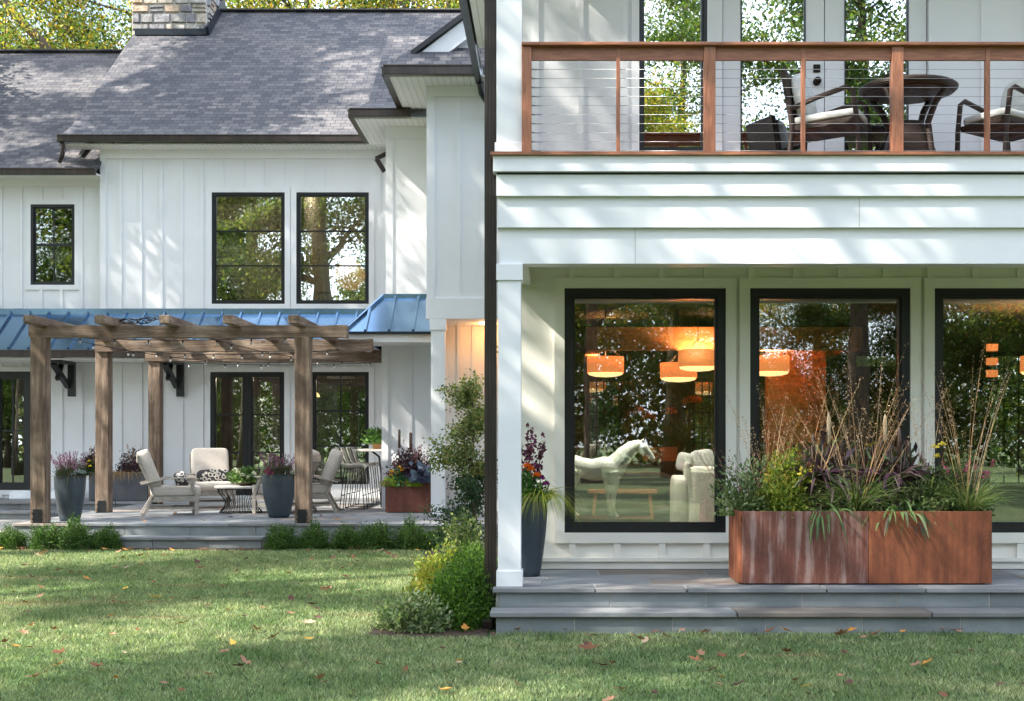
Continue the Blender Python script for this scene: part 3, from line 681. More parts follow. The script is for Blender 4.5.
b.build('roof', M['shingle'], house, label='shingle roof over the narrow bay')
b = MB(); b.add([(g0+.16,23.4,7.3),(g0+.16,29.3,7.3),(g0+.16,29.3,9.4),(g0+.16,26.3,9.4)], [(0,1,2,3)]); b.build('gable_end', M['white'], house)
b = MB(); gutter(b, (g0-.02,22.36,6.98), (X(411,22.36),22.36,6.98), .13, .14); gutter(b, (g0,22.4,6.98), (g0,24.4,6.98), .13, .14); b.build('gutter', M['brown'], house, .01)
b = MB(); b.box(g0+.05, -1.4, 22.45, B1, 6.90, 6.93); b.box(g0+.05, bx, B1+.001, 24.4, 6.90, 6.93); b.build('soffit', M['soffit'], house)
# blue metal roofs
def seam(b, a, c): b.bar(a, c, .035, .05)
b = MB(); slab(b, [(-15,26.4,3.30),(-2.85,26.4,3.30),(-2.85,Y0-.03,4.13),(-15,Y0-.03,4.13)], .03)
b.box(-15, -2.85, Y0-.075, Y0-.031, 4.08, 4.22)
k = X(20,27)
for i in range(-9, 18):
    x = k+i*.395
    if -15 < x < -2.9: seam(b, (x,26.4,3.325),(x,Y0-.05,4.15))
mr = b.build('metal_roof', M['metalroof'], house, label='long blue standing seam roof behind the pergola')
b = MB(); gutter(b, (-15,26.36,3.22), (-2.9,26.36,3.22), .12, .14); b.build('gutter', M['brown'], house, .01)
b = MB(); b.box(-15, -2.9, 26.45, Y0-.1, 3.12, 3.14); b.build('soffit', M['soffit'], house)
c0 = X(345,22.0)
b = MB(); slab(b, [(c0,22.0,3.29),(-1.7,22.0,3.29),(-1.7,B1-.03,3.97),(bx-.06,B1-.03,3.97)], .03)
slab(b, [(c0,26.8,3.29),(c0,22.0,3.29),(bx-.06,B1-.03,3.97),(bx-.06,26.8,3.97)], .03)
b.box(bx-.05, -1.7, B1-.07, B1-.031, 3.93, 4.02)
seam(b, (c0,22.0,3.31),(bx-.06,B1-.05,3.99))
for px in (365, 389, 413): 
    x = X(px,22.0); f_ = min(1, max(0, (x-c0)/(bx-.06-c0))) if x < bx-.06 else 1
    seam(b, (x,22.0,3.315),(x,22.0+.97*f_,3.315+.68*f_))
b.build('metal_roof', M['metalroof'], house, label='small hipped blue standing seam roof of the bay')
b = MB(); b.box(c0-.3, -1.75, 22.04, 22.10, 3.13, 3.262); b.box(c0+.02,c0+.08,22.101,26.3,3.13,3.262); b.box(c0+.08,-1.75,22.101,B1-.001,3.131,3.16); b.build('eave_fascia', M['trim'], house)
b = MB(); b.box(c0-.005, -1.7, 21.97, 22.0, 3.255, 3.30); b.build('drip_edge', M['flash'], house)
# ---------------------------------------------------------------- bay two, standing forward on a column
B2 = 21.0; x2 = X(428,B2)
b = MB(); b.box(x2, -.3, B2, B2+.15, Z(298,B2), Z(83,B2)); b.box(x2, x2+.15, B2+.15, B1, Z(298,B2), 7.0)
b.box(x2-.02, x2+.11, B2-.03, B2+.001, Z(298,B2)+.002, Z(97,B2))
for px in (458.5, 484.5): b.box(X(px,B2)-.033, X(px,B2)+.033, B2-.024, B2+.001, Z(298,B2), Z(97,B2))
b.box(x2-.03, -.3, B2-.032, B2+.002, Z(97,B2)+.002, Z(83,B2))
b.build('bay_wall', M['white'], house)
b = MB(); b.box(x2-.03, -.3, B2-.04, B2+.3, Z(319,B2), Z(298,B2)-.001); b.build('beam', M['trim'], house, .003)
column(X(431,B2), X(445,B2), B2-.02, FL+.001, Z(319,B2)-.002, cap=.17, base=.05, dep=.22, e=.02)
b = MB(); b.box(x2-.05, -.28, 22.4, 22.55, FL, 3.45)
for px in (459, 474): b.box(X(px,22.4)-.035, X(px,22.4)+.035, 22.375, 22.401, FL, 3.42)
b.build('recess_wall', M['white'], house)
MB().box(x2, -.28, B2+.301, 22.399, 3.42, 3.45).build('recess_ceiling', M['trim'], house)
b = MB(); b.lathe([(.06,0),(.06,.02)], (-1.05,21.7,3.396), 16); b.build('ceiling_lamp', M['lamp'], house)
ld = bpy.data.lights.new('recess_light', 'POINT'); ld.energy = 6; ld.color = (1,.42,.13); ld.shadow_soft_size = .06; lo = bpy.data.objects.new('recess_light', ld); COL.objects.link(lo); lo.location = (-.95,21.9,3.25)
g2 = X(385,20.4)
b = MB(); slab(b, [(g2,20.4,7.22),(-.6,20.4,7.22),(-.6,21.05,7.68),(g2+.35,21.05,7.68)]); b.build('roof', M['shingle'], house, label='narrow shingle pent roof below the small gable')
b = MB(); slab(b, [(g2,24.3,7.22),(g2,20.4,7.22),(g2+.35,21.05,7.68),(g2+.35,24.3,7.68)]); b.build('roof', M['shingle_y'], house)
b = MB(); gutter(b, (g2-.02,20.37,7.14), (-1.1,20.37,7.14), .13, .15); gutter(b, (g2,20.42,7.14), (g2,24.3,7.14), .13, .15); b.build('gutter', M['brown'], house, .01)
b = MB(); b.box(g2+.06, -.6, 20.45, B2, 7.06, 7.09); b.box(g2+.06, x2, B2+.001, 24.3, 7.06, 7.09); b.build('soffit', M['soffit'], house)
ga = Vector((X(414,20.95),20.95,Z(55,20.95))); gb = Vector((X(475,20.95),20.95,Z(9,20.95)))
b = MB(); b.hull([(ga.x+.3,21.06,ga.z-.05),(.0,21.06,ga.z-.05),(.0,21.06,gb.z+.8),(gb.x,21.06,gb.z)], [(ga.x+.3,21.2,ga.z-.05),(.0,21.2,ga.z-.05),(.0,21.2,gb.z+.8),(gb.x,21.2,gb.z)])
for i in range(5): b.box(-1.45+i*.4-.03,-1.45+i*.4+.03,21.04,21.061,ga.z-.05,ga.z+.1+.6*(.25+i*.4))
b.build('gable_wall', M['white'], house)
b = MB(); dv = (gb-ga)*1.9; b.bar(ga+Vector((.08,0,-.16)), ga+dv+Vector((.08,0,-.16)), .1, .26, up=(0,0,1)); b.build('rake_board', M['trim'], house)
b = MB(); b.bar(ga+Vector((-.02,-.03,.0)), ga+dv+Vector((0,-.03,.0)), .2, .07); b.build('rake_edge', M['black'], house)
b = MB(); slab(b, [tuple(ga+Vector((0,0,.03))), tuple(ga+dv+Vector((0,0,.03))), tuple(ga+dv+Vector((0,7,.03))), tuple(ga+Vector((0,7,.03)))]); b.build('roof', M['shingle_y'], house)
b = MB(); b.tube([(-1.04,20.5,7.0),(-1.02,20.6,6.85),(-.9,20.8,6.7),(-.72,20.85,6.62)], .05, 10); b.build('gutter_outlet', M['black'], house)
# eave brackets
for px in (63.5, 172.5):
    x = X(px,Y0-.2); b = MB(); zt = Z(360,Y0-.1)
    b.box(x+.05, x+.19, Y0-.12, Y0-.001, zt-.75, zt); b.box(x-.19, x+.19, Y0-.85, Y0-.121, zt-.10, zt+.02)
    b.bar((x,Y0-.8,zt-.1),(x+.06,Y0-.1,zt-.55), .1, .1); b.bar((x+.0,Y0-.3,zt-.1),(x,Y0-.55,zt-.42), .08,.08)
    b.build('eave_bracket', M['black'], house, .006)
# ================================================================ pergola
pg = thing('pergola', 'weathered reclaimed timber pergola standing on the patio', 'pergola', (-5.4, 19.2, 0))
PW = .22
def ppost(x, y, z1=3.0):
    b = MB(); b.box(x-PW/2, x+PW/2, y-PW/2, y+PW/2, FL+.002, z1); o = part(b, 'post', M['tz'], pg, .012)
    b = MB(); b.box(x-PW/2+.045, x+PW/2-.05, y-PW/2-.012, y-PW/2-.001, FL+.003, FL+.20)
    for i in (-.06, .06):
        for k in (.06, .14): b.lathe([(.012,0),(.012,.012)], (0,0,0), 8)
    b.v = b.v[:8]; b.f = b.f[:6]; b.mi = b.mi[:6]; b.c = b.c[:6]; b.sm = b.sm[:6]
    for i in (-.065, .06):
        for k in (.06, .14): b.box(x+i-.012, x+i+.012, y-PW/2-.02, y-PW/2-.0125, FL+k-.012, FL+k+.012)
    b.build('post_shoe', M['black'], o)
px1, px2 = X(30,19.14)+.11, X(294.5,19.14)+.11
ppost(px1, 19.25); ppost(px2, 19.25); ppost(px1, 22.0, 2.98); ppost(px1+.0, 24.9, 2.96)
for (a, c, y, z0, z1) in ((X(30,19.2),X(347,19.2),19.25,Z(337,19.1),Z(325,19.1)), (X(96,21.9),X(372,21.9),21.95,Z(351,21.8),Z(339,21.8)), (X(146,24.8),-2.86,24.85,Z(361,24.7),Z(350,24.7))):
    b = MB(); n = 26; rg = random.Random(int(y)); top = []; bot = []
    zt = [z1+rg.uniform(-.008,.008) for i in range(n+1)]; zb = [z0+rg.uniform(-.010,.010) for i in range(n+1)]
    for i in range(n+1):
        x = a+(c-a)*i/n; bot.append([(x,y-.11,zb[i]),(x,y+.11,zb[i]),(x,y+.11,zt[i]),(x,y-.11,zt[i])])
    vs = [p for l_ in bot for p in l_]
    b.add(vs, [(i*4+j, i*4+(j+1)%4, (i+1)*4+(j+1)%4, (i+1)*4+j) for i in range(n) for j in range(4)]+[(3,2,1,0),(4*n,4*n+1,4*n+2,4*n+3)])
    part(b, 'beam', M['tx'], pg)
rb = random.Random(2)
for p0 in (30.5, 101.5, 166, 229.5, 294.5):
    x = X(p0,18.7); z = Z(325,19.1)+.04; dx = .0
    b = MB(); b.bar((x,18.62,z+.0),(x+rb.uniform(-.05,.05),25.5,z-.02), .15, .12); part(b, 'rafter', M['ty'], pg, .012)
for y in (22.9, 23.9):
    b = MB(); b.bar((px1+1.2,y,2.96),(-2.9,y,2.96), .10, .12); part(b, 'rafter', M['tx'], pg, .01)
# string lights
sl = thing('string_lights', 'black cord of clear bulbs hung under the pergola beams', 'string lights', (-5.4, 19.4, 3.0))
wire = MB(); bl = []
def strand(a, c, sag, nb):
    a = Vector(a); c = Vector(c); pts = []
    for i in range(25): t = i/24; p = a.lerp(c, t); p.z -= sag*4*t*(1-t); pts.append(p)
    wire.tube(pts, .006, 5)
    for i in range(nb): t = (i+.6)/nb; p = a.lerp(c, t); p.z -= sag*4*t*(1-t); bl.append(p)
strand((px1+.2,19.45,3.02),(px2-.1,19.45,3.02),.05,7); strand((px1+.2,21.75,2.99),(-3.4,21.75,2.99),.08,8)
strand((px1+.3,19.5,3.0),(-4.4,24.6,2.97),.15,7); strand((-4.9,19.5,3.0),(-3.2,24.6,2.97),.12,6); strand((px1+.3,24.6,2.95),(-3.0,24.6,2.95),.05,6)
for i in range(60): pass
cr = random.Random(5); pts = []
for i in range(70): t = i/69; pts.append((X(118,19.3)+t*.75+.06*math.sin(i*1.7), 19.25+.08*math.cos(i*1.1), Z(324,19.2)+.045+.035*math.sin(i*.9)+.05*math.exp(-((t-.75)/.15)**2)))
wire.tube(pts, .007, 5)
part(wire, 'cord', M['iron'], sl)
for p in bl:
    b = MB(); b.lathe([(.012,.0),(.013,-.035),(.008,-.04)], p, 8); o = part(b, 'socket', M['iron'], sl)
    b = MB(); b.lathe([(.008,-.04),(.016,-.055),(.018,-.065),(.011,-.08),(.003,-.085)], p, 12); b.build('bulb', M['bulb'], o)
# ================================================================ furniture
def locparts(root): return lambda b, n, m, bev=0: link(n, b.mesh(n, m), root, bev)
def lounge(label, x, y, rz, group=None):
    """slatted teak lounge chair; local +x is the way it faces"""
    t = thing('lounge_chair', label, 'chair', (x, y, FL), rz, group); p = locparts(t)
    for s in (-1, 1):
        b = MB(); b.bar((.36,s*.34,0),(.36,s*.34,.30), .05, .06, up=(1,0,0)); b.bar((.36,s*.34,.29),(.25,s*.35,.60), .05, .06, up=(0,1,0)); p(b, 'leg', M['teak'], .008)
        b = MB(); b.bar((-.46,s*.33,0),(-.28,s*.33,.32), .05, .06, up=(0,1,0)); p(b, 'leg', M['teak'], .008)
        b = MB(); b.bar((.36,s*.36,.60),(-.1,s*.37,.585), .09, .025); b.bar((-.1,s*.37,.585),(-.48,s*.37,.50), .08, .025); p(b, 'arm', M['teak'], .006)
    b = MB(); b.box(-.32,.40,-.36,-.32,.22,.31); b.box(-.32,.40,.32,.36,.22,.31); b.box(.36,.40,-.32,.32,.22,.31)
    for i in range(6): b.box(-.3+i*.12,-.3+i*.12+.08,-.32,.32,.285,.305)
    b.box(-.02,.02,-.33,.33,.10,.14); b.box(-.35,.36,-.345,-.325,.11,.14); b.box(-.35,.36,.325,.345,.11,.14); p(b, 'seat_frame', M['teak'])
    b = MB(); lo, hi = Vector((-.27,0,.28)), Vector((-.52,0,.92))
    for i in range(9):
        yy = -.27+i*.0675; b.bar(lo+Vector((0,yy,0)), hi+Vector((0,yy,-.05)), .045, .016, up=(0,1,0)) if False else b.bar(lo+Vector((0,yy,0)), hi+Vector((0,yy,-.05)), .016, .045, up=(0,1,0))
    b.bar(hi+Vector((0,-.33,-.03)), hi+Vector((0,.33,-.03)), .03, .11); b.bar(lo+Vector((0,-.33,.02)), lo+Vector((0,.33,.02)), .03, .08)
    b.bar(lo+Vector((0,-.315,0)), hi+Vector((0,-.315,0)), .03, .05, up=(0,1,0)); b.bar(lo+Vector((0,.315,0)), hi+Vector((0,.315,0)), .03, .05, up=(0,1,0)); p(b, 'backrest', M['teak'])
    b = MB(); b.sq((.05,0,.385), (.38,.325,.085), .3, .16); p(b, 'seat_cushion', M['linen'])
    b = MB(); m = Matrix.Rotation(R(-21), 3, 'Y').to_4x4(); b.sq((-.35,0,.735), (.095,.325,.31), .22, .22, mat=m); p(b, 'back_cushion', M['linen'])
    return t
lounge('grey teak lounge chair seen from behind, left of the coffee table', X(172,21.3), 21.3, R(18), 'teak lounge chairs')
lounge('teak lounge chair behind the coffee table facing the lawn', X(212,23.6), 23.6, R(-70), 'teak lounge chairs')
lounge('teak lounge chair half hidden behind the blue pot', X(283,21.9), 21.9, R(172), 'teak lounge chairs')
lounge('teak lounge chair seen just right of the front pergola post', X(310,22.3), 22.3, R(186), 'teak lounge chairs')
def pillow(label, loc, rz, s=(.06,.2,.14), mt='pattern', tilt=-20):
    b = MB(); b.sq((0,0,0), s, .6, .45, mat=(Matrix.Rotation(rz,4,'Z')@Matrix.Rotation(R(tilt),4,'Y')))
    o = b.build('throw_pillow', M[mt]); o.location = loc; return tag(o, label, 'pillow')
pillow('black and white patterned pillow on the left lounge chair', (X(187,21.3)-.1,21.32,FL+.56), R(18), (.1,.24,.13))
pillow('long black and white lumbar pillow on the chair behind the table', (X(215,23.4)-.02,23.42,FL+.56), R(-70), (.07,.30,.12))
# coffee table
t = thing('coffee_table', 'round pale topped coffee table with curved black wire legs', 'table', (X(241,22),22.0,FL)); p = locparts(t)
b = MB(); b.lathe([(.40,.40),(.43,.405),(.43,.435),(.42,.44)], n=40); p(b, 'table_top', M['tabletop'])
b = MB(); b.lathe([(.37,.385),(.385,.385),(.385,.3995),(.37,.3995)], n=32); b.lathe([(.34,0),(.352,0),(.352,.012),(.34,.012)], n=32); p(b, 'ring', M['iron'])
for i in range(22):
    a = 2*math.pi*i/22; c_, s_ = math.cos(a), math.sin(a); b = MB()
    b.tube([(r*c_, r*s_, z) for r, z in ((.375,.39),(.36,.33),(.29,.25),(.25,.18),(.27,.10),(.345,.01))], .006, 5); p(b, 'wire_leg', M['iron'])
# bar table and stools
t = thing('bar_table', 'high bar table with pale top beside the bay wall', 'table', (-3.05,24.3,FL)); p = locparts(t)
b = MB(); b.box(-.36,.30,-1.0,1.0,.99,1.03); p(b, 'table_top', M['tabletop'], .006)
for yy in (-.9, .9):
    b = MB(); b.tube([(-.02,yy,.99),(.10,yy,.9),(.14,yy,.6),(.14,yy,.02)], .018, 8); p(b, 'leg', M['iron'])
def stool(label, x, y, g):
    t = thing('bar_stool', label, 'stool', (x,y,FL), 0, g); p = locparts(t)
    sh = MB(); prof = [(-.31,1.06),(-.29,1.0),(-.25,.88),(-.21,.79),(-.14,.745),(-.02,.735),(.12,.75),(.19,.74),(.21,.72)]
    vs = []
    for i, (xx, zz) in enumerate(prof):
        for j in range(9): u = j/8*2-1; vs.append((xx-(.03 if i < 4 else 0)*(-u*u), u*(.20 if i > 3 else .19-.006*(4-i)), zz+(.03*u*u if i > 3 else 0)))
    n = len(vs); vs += [(a+.012*(1 if i < 36 else 0), c, d-.016) for i, (a, c, d) in enumerate(vs)]
    fs = [(i*9+j,i*9+j+1,(i+1)*9+j+1,(i+1)*9+j) for i in range(8) for j in range(8)]; fs += [tuple(n+k for k in f[::-1]) for f in fs]
    ed = [j for j in range(9)]+[9*i+8 for i in range(1,9)]+[72+j for j in range(7,-1,-1)]+[9*i for i in range(7,0,-1)]
    fs += [(ed[i], ed[(i+1)%len(ed)], n+ed[(i+1)%len(ed)], n+ed[i]) for i in range(len(ed))]
    sh.smooth = True; sh.add(vs, fs); p(sh, 'shell_seat', M['stool'])
    for s in (-1, 1):
        b = MB(); b.tube([(.15,s*.15,.73),(.22,s*.2,.01),(-.2,s*.2,.01),(-.12,s*.15,.73)], .009, 6); p(b, 'wire_leg', M['iron'])
    b = MB(); b.tube([(.19,-.18,.25),(.19,.18,.25)], .009, 6); b.tube([(-.16,-.18,.25),(-.16,.18,.25)], .009, 6); b.tube([(-.2,-.2,.01),(-.2,.2,.01)], .009, 6); p(b, 'footrest', M['iron'])
    return t
for i, lb in enumerate(('pale bar stool on black wire legs nearest the lawn', 'second bar stool from the lawn in the row of four', 'third bar stool from the lawn in the row of four', 'bar stool farthest from the lawn, nearest the house wall')):
    stool(lb, -3.33+.035*i*0, 22.9+.62*i, 'bar stools at the high table')
# balcony set
def wickchair(label, x, y, rz):
    t = thing('wicker_armchair', label, 'chair', (x,y,dz), rz, 'wicker armchairs on the balcony'); p = locparts(t)
    for s in (-1, 1):
        b = MB(); b.tube([(.30,s*.27,.002),(.285,s*.275,.35),(.25,s*.28,.60),(.20,s*.28,.635),(-.05,s*.28,.57),(-.27,s*.27,.50)], .022, 8); p(b, 'arm', M['wicker'])
        b = MB(); b.tube([(-.30,s*.24,.002),(-.27,s*.24,.35),(-.33,s*.24,.80)], .025, 8); p(b, 'leg', M['wicker'])
    b = MB(); b.hull([(-.27,-.25,.31),(.28,-.25,.35),(.28,.25,.35),(-.27,.25,.31)], [(-.27,-.25,.36),(.29,-.25,.40),(.29,.25,.40),(-.27,.25,.36)]); p(b, 'seat', M['wicker'], .012)
    b = MB(); b.hull([(-.26,-.24,.38),(-.26,.24,.38),(-.30,.24,.38),(-.30,-.24,.38)], [(-.33,-.24,.85),(-.33,.24,.85),(-.38,.24,.85),(-.38,-.24,.85)]); p(b, 'backrest', M['wicker'], .012)
    b = MB(); b.sq((.0,0,.42), (.29,.25,.04), .4, .25, mat=Matrix.Rotation(R(-4),4,'Y')); p(b, 'seat_cushion', M['wcush'])
    b = MB(); b.sq((-.22,0,.63), (.06,.24,.21), .6, .4, mat=Matrix.Rotation(R(-9),4,'Y')); p(b, 'back_cushion', M['wcush'])
wickchair('dark wicker armchair left of the round balcony table, facing right', X(830,11.5), 11.5, R(-24))
wickchair('dark wicker armchair right of the round balcony table', X(1006,11.5), 11.5, R(-152))
t = thing('wicker_table', 'round dark wicker table on the balcony behind the railing', 'table', (X(908,11.55),11.55,dz)); p = locparts(t)
b = MB(); b.lathe([(.02,.665),(.34,.665),(.39,.68),(.418,.705),(.42,.72),(.40,.735),(.02,.74)], n=40); p(b, 'table_top', M['wicker'])
b = MB(); b.lathe([(.13,.42),(.15,.38),(.18,.28),(.215,.13),(.22,.10)], n=24); p(b, 'pedestal', M['wicker'])
for i in range(4):
    a = math.pi/4+i*math.pi/2; c_, s_ = math.cos(a), math.sin(a); b = MB(); b.tube([(r*c_,r*s_,z) for r,z in ((.36,.67),(.26,.56),(.19,.40),(.22,.18),(.29,.005))], .028, 8); p(b, 'leg', M['wicker'])
# ================================================================ pots and planters
def pot(label, x, y, h, r0, r1, mt='pot', g=None, belly=.06):
    t = thing('planter_pot', label, 'plant pot', (x,y,FL), 0, g); p = locparts(t)
    prof = [(r0,.001)]+[(r0+(r1-r0)*math.sin(k/12*math.pi/2)**.9, h*k/12) for k in range(1,13)]
    prof += [(r1+.004,h+.004),(r1-.022,h+.004),(r1-.03,h-.05)]
    b = MB(); b.lathe(prof, n=40); b.f.pop(); b.mi.pop(); b.c.pop(); b.sm.pop(); p(b, 'vessel', M[mt])
    b = MB(); b.lathe([(r1-.035,h-.06),(.01,h-.03)], n=24); p(b, 'soil', M['soil']); return t
pot('tall slate blue pot of heather between the two left pergola posts', X(70,19.75), 19.75, .66, .14, .225)
pot('tall slate blue pot with purple heather beside the right pergola post', X(279,20.6), 20.6, .66, .15, .265)
pot('tall charcoal pot of marigolds standing behind the porch column', X(524.5,11.85), 11.75, .70, .135, .205)
def trough(label, x0, x1, y0, y1, h, mats, name='planter_box', wall=.02, foot=.012):
    t = thing(name, label, 'planter', ((x0+x1)/2,(y0+y1)/2,FL)); p = locparts(t); w_ = (x1-x0)/2; d = (y1-y0)/2; z0 = foot
    ml, mr_, ms = mats; c = .045
    if ml is mr_: b = MB(); b.hull([(-w_+c,-d,z0),(w_,-d,z0),(w_,-d+wall,z0),(-w_+c,-d+wall,z0)],[(-w_+c,-d,h),(w_,-d,h),(w_,-d+wall,h),(-w_+c,-d+wall,h)]); p(b, 'front_panel', ml)
    else:
        k = X(868.5,11.0)-t.location.x
        b = MB(); b.box(-w_+.03,k-.002,-d,-d+wall,z0,h); p(b, 'front_panel', ml, .003); b = MB(); b.box(k+.002,w_,-d-.001,-d+wall,z0,h); p(b, 'front_panel', mr_, .003)
    b = MB(); b.box(-w_,-w_+wall,-d+c,d,z0,h); b.hull([(-w_,-d+c,z0),(-w_+c,-d+.001,z0),(-w_+c+.005,-d+wall,z0),(-w_+wall,-d+c,z0)],[(-w_,-d+c,h),(-w_+c,-d+.001,h),(-w_+c+.005,-d+wall,h),(-w_+wall,-d+c,h)]); p(b, 'side_panel', ms)
    b = MB(); b.box(w_-wall,w_-.001,-d+wall,d,z0,h-.001); p(b, 'side_panel', ms)
    b = MB(); b.box(-w_+wall,w_-wall,d-wall,d,z0,h); p(b, 'back_panel', ms)
    b = MB(); b.box(-w_+wall,w_-wall,-d+wall,d-wall,h-.09,h-.04); p(b, 'soil', M['soil'])
    b = MB(); b.box(-w_+.06,w_-.05,-d+.03,d-.03,.001,z0); p(b, 'foot', M['black'])
    return t
trough('long rusted steel planter box with a streaked left panel on the porch', X(735.5,11.2), X(992,11.0), 11.0, 11.62, .592+.012, (M['rustw'], M['rust'], M['rust']))
trough('small dark rusted steel planter box against the bay wall', X(385,21.9), X(433,21.9), 21.9, 22.5, .49, (M['rustd'],)*3)
trough('low charcoal planter box by the house wall behind the pergola posts', X(88,26), X(147,26), 26.0, 26.5, .56, (M['gplanter'],)*3)
# ================================================================ inside the big room
# horse statue built as one fused surface
def fuse(name, mb, mat, voxel, parent=None, smooth=2):
    me = mb.mesh(name+'_src', mat); o = bpy.data.objects.new(name+'_src', me); COL.objects.link(o)
    r = o.modifiers.new('r', 'REMESH'); r.mode = 'VOXEL'; r.voxel_size = voxel; r.use_smooth_shade = True
    s = o.modifiers.new('s', 'SMOOTH'); s.iterations = smooth; s.factor = .5
    dg = bpy.context.evaluated_depsgraph_get(); me2 = bpy.data.meshes.new_from_object(o.evaluated_get(dg)); me2.name = name
    bpy.data.objects.remove(o); me2.materials.clear(); me2.materials.append(mat)
    me2.polygons.foreach_set('use_smooth', [True]*len(me2.polygons))
    return link(name, me2, parent)
HY = 13.2
def hp(cx, cy, dy=0): return (X(560+cx/6.02, HY), HY+dy, Z(430+cy/6.02, HY))
def ht(b, pts, rad, n=14): b.tube([hp(*q) for q in pts], [r/6.02/101.5 for r in rad], n)
b = MB()
ht(b, [(20,205),(60,212),(120,225),(190,240),(260,232),(320,235),(368,252),(385,262)], [38,58,62,66,72,74,50,20], 20)      # trunk
ht(b, [(40,195),(95,190),(150,200)], [30,40,28])                                       # croup
ht(b, [(255,195),(320,205),(372,240)], [30,55,30], 16)                                    # withers and chest
ht(b, [(330,215),(375,165),(425,118),(470,92),(492,88)], [66,56,44,33,26], 16)                # neck
ht(b, [(300,190),(360,130),(420,88),(480,72)], [16,22,20,16])                            # crest
ht(b, [(478,88),(500,108),(525,132),(548,160),(562,180)], [26,33,25,19,16], 14); ht(b, [(490,118),(515,140)], [24,16])                           # head
for s in (-1, 1): ht(b, [(488,82,s*.018),(498,62,s*.024),(504,50,s*.024)], [11,9,2], 8)     # ears
for s, o in ((-1,0),(1,-22)):
    ht(b, [(312+o,250,s*.05),(322+o,310,s*.05),(320+o,370,s*.05),(317+o,408,s*.05),(318+o,450,s*.05),(322+o,490,s*.05),(332+o,508,s*.05)], [48,36,24,18,12,12,14], 12)
    ht(b, [(326+o,506,s*.05),(338+o,526,s*.05)], [13,22], 10)
for s, o in ((-1,0),(1,26)):
    ht(b, [(52+o,240,s*.055),(50+o,300,s*.055),(34+o,350,s*.055),(14+o,395,s*.055),(22+o,440,s*.055),(40+o,480,s*.055),(62+o,506,s*.055)], [58,44,26,20,14,13,14], 12)
    ht(b, [(62+o,504,s*.055),(80+o,526,s*.055)], [13,22], 10)
ht(b, [(-8,200),(-30,240),(-34,320),(-26,390)], [12,18,18,6], 8)                                    # tail
hs = fuse('horse_statue', b, M['horse'], .0065); tag(hs, 'pale green white horse statue on a plinth inside the left big window', 'statue')
t = thing('plinth', 'low weathered plinth carrying the horse statue', 'plinth', (X(600,HY),HY,FL)); b = MB(); zz = Z(517.5,HY)-FL
b.box(-.75,X(653,HY)-X(600,HY),-.22,.30,zz-.12,zz); link('plinth_top', b.mesh('plinth_top', M['dwood']), t, .006)
b = MB(); b.box(-.68,.42,-.17,.25,.001,zz-.121); link('plinth_base', b.mesh('plinth_base', M['dwood']), t)
# cream armchair
ac = thing('wing_armchair', 'cream upholstered armchair with its back to the left big window', 'chair', (X(712,13.3),13.35,FL)); p = locparts(ac)
m_ = 13.3; ax = lambda px: X(px,m_)-ac.location.x; az = lambda py: Z(py,m_)-FL
b = MB(); b.hull([(ax(688),-.09,.14),(.36,-.09,.14),(.34,.14,.14),(ax(688),.14,.14)],[(ax(690),.0,az(466)),(.30,.0,az(468)),(.30,.14,az(468)),(ax(690),.14,az(466))]); p(b, 'backrest', M['armw'], .06)
b = MB(); b.hull([(ax(684),-.02,.14),(ax(701),-.05,.14),(ax(701),.12,.14),(ax(684),.16,.14)],[(ax(685),.0,az(463)),(ax(690),-.01,az(461)),(ax(690),.10,az(461)),(ax(685),.12,az(463))]); p(b, 'wing', M['armw'], .035)
b = MB(); b.sq((ax(682),.22,(az(476)+.14)/2), (.085,.26,(az(476)-.14)/2), .3, .5); p(b, 'arm', M['armw'])
b = MB(); b.sq((.36,.30,.42), (.06,.30,.28), .35, .5); p(b, 'arm', M['armw'])
b = MB(); b.sq((0,.34,.33), (.34,.30,.13), .35, .3); p(b, 'seat_cushion', M['armw'])
b = MB(); b.lathe([(.2,.001),(.2,.03),(.05,.06),(.05,.2)], (0,.25,0), 20); p(b, 'swivel_base', M['iron'])
tag(MB().sq((X(684,14.2),14.2,Z(462,14.2)), (.08,.05,.10), .5, .4, mat=Matrix.Rotation(R(12),4,'Y')).build('throw_pillow', M['wcush']), 'pale throw pillow propped on the left of the cream armchair', 'pillow')
tag(MB().sq((X(703,14.2),14.25,Z(461,14.2)), (.13,.05,.12), .5, .4, mat=Matrix.Rotation(R(-8),4,'Y')).build('throw_pillow', M['wcush']), 'pale throw pillow propped on the right of the cream armchair', 'pillow')
# sofa, bench and console behind the horse
sf = thing('leather_sofa', 'low charcoal leather sofa behind the horse statue', 'sofa', (X(615,15),15.3,FL)); p = locparts(sf)
b = MB(); b.sq((0,0,.25), (.75,.42,.22), .3, .2); p(b, 'seat', M['leather']); b = MB(); b.sq((0,.36,.55), (.75,.12,.28), .4, .25); p(b, 'backrest', M['leather'])
for s in (-1,1): b = MB(); b.sq((s*.7,0,.40), (.1,.42,.2), .4, .3); p(b, 'arm', M['leather'])
bn = thing('wooden_bench', 'open wooden stand in front of the sofa behind the horse legs', 'bench', (X(622,14.9),14.9,FL)); p = locparts(bn)
b = MB(); b.box(-.38,.38,-.15,.15,.60,.64); p(b, 'top', M['rail'])
for sx in (-.33, .33):
    for sy in (-.12, .12): b = MB(); b.bar((sx*1.1,sy,0),(sx*.9,sy,.6), .035, .035); p(b, 'leg', M['rail'])
b = MB(); b.box(-.33,.33,-.01,.01,.28,.31); p(b, 'stretcher', M['rail'])
cn = thing('console_table', 'dark walnut console against the rear wall between the gridded windows', 'table', (X(660,17),17.3,FL)); p = locparts(cn)
b = MB(); b.box(-.9,.9,-.2,.2,.86,.92); p(b, 'top', M['dwood'])
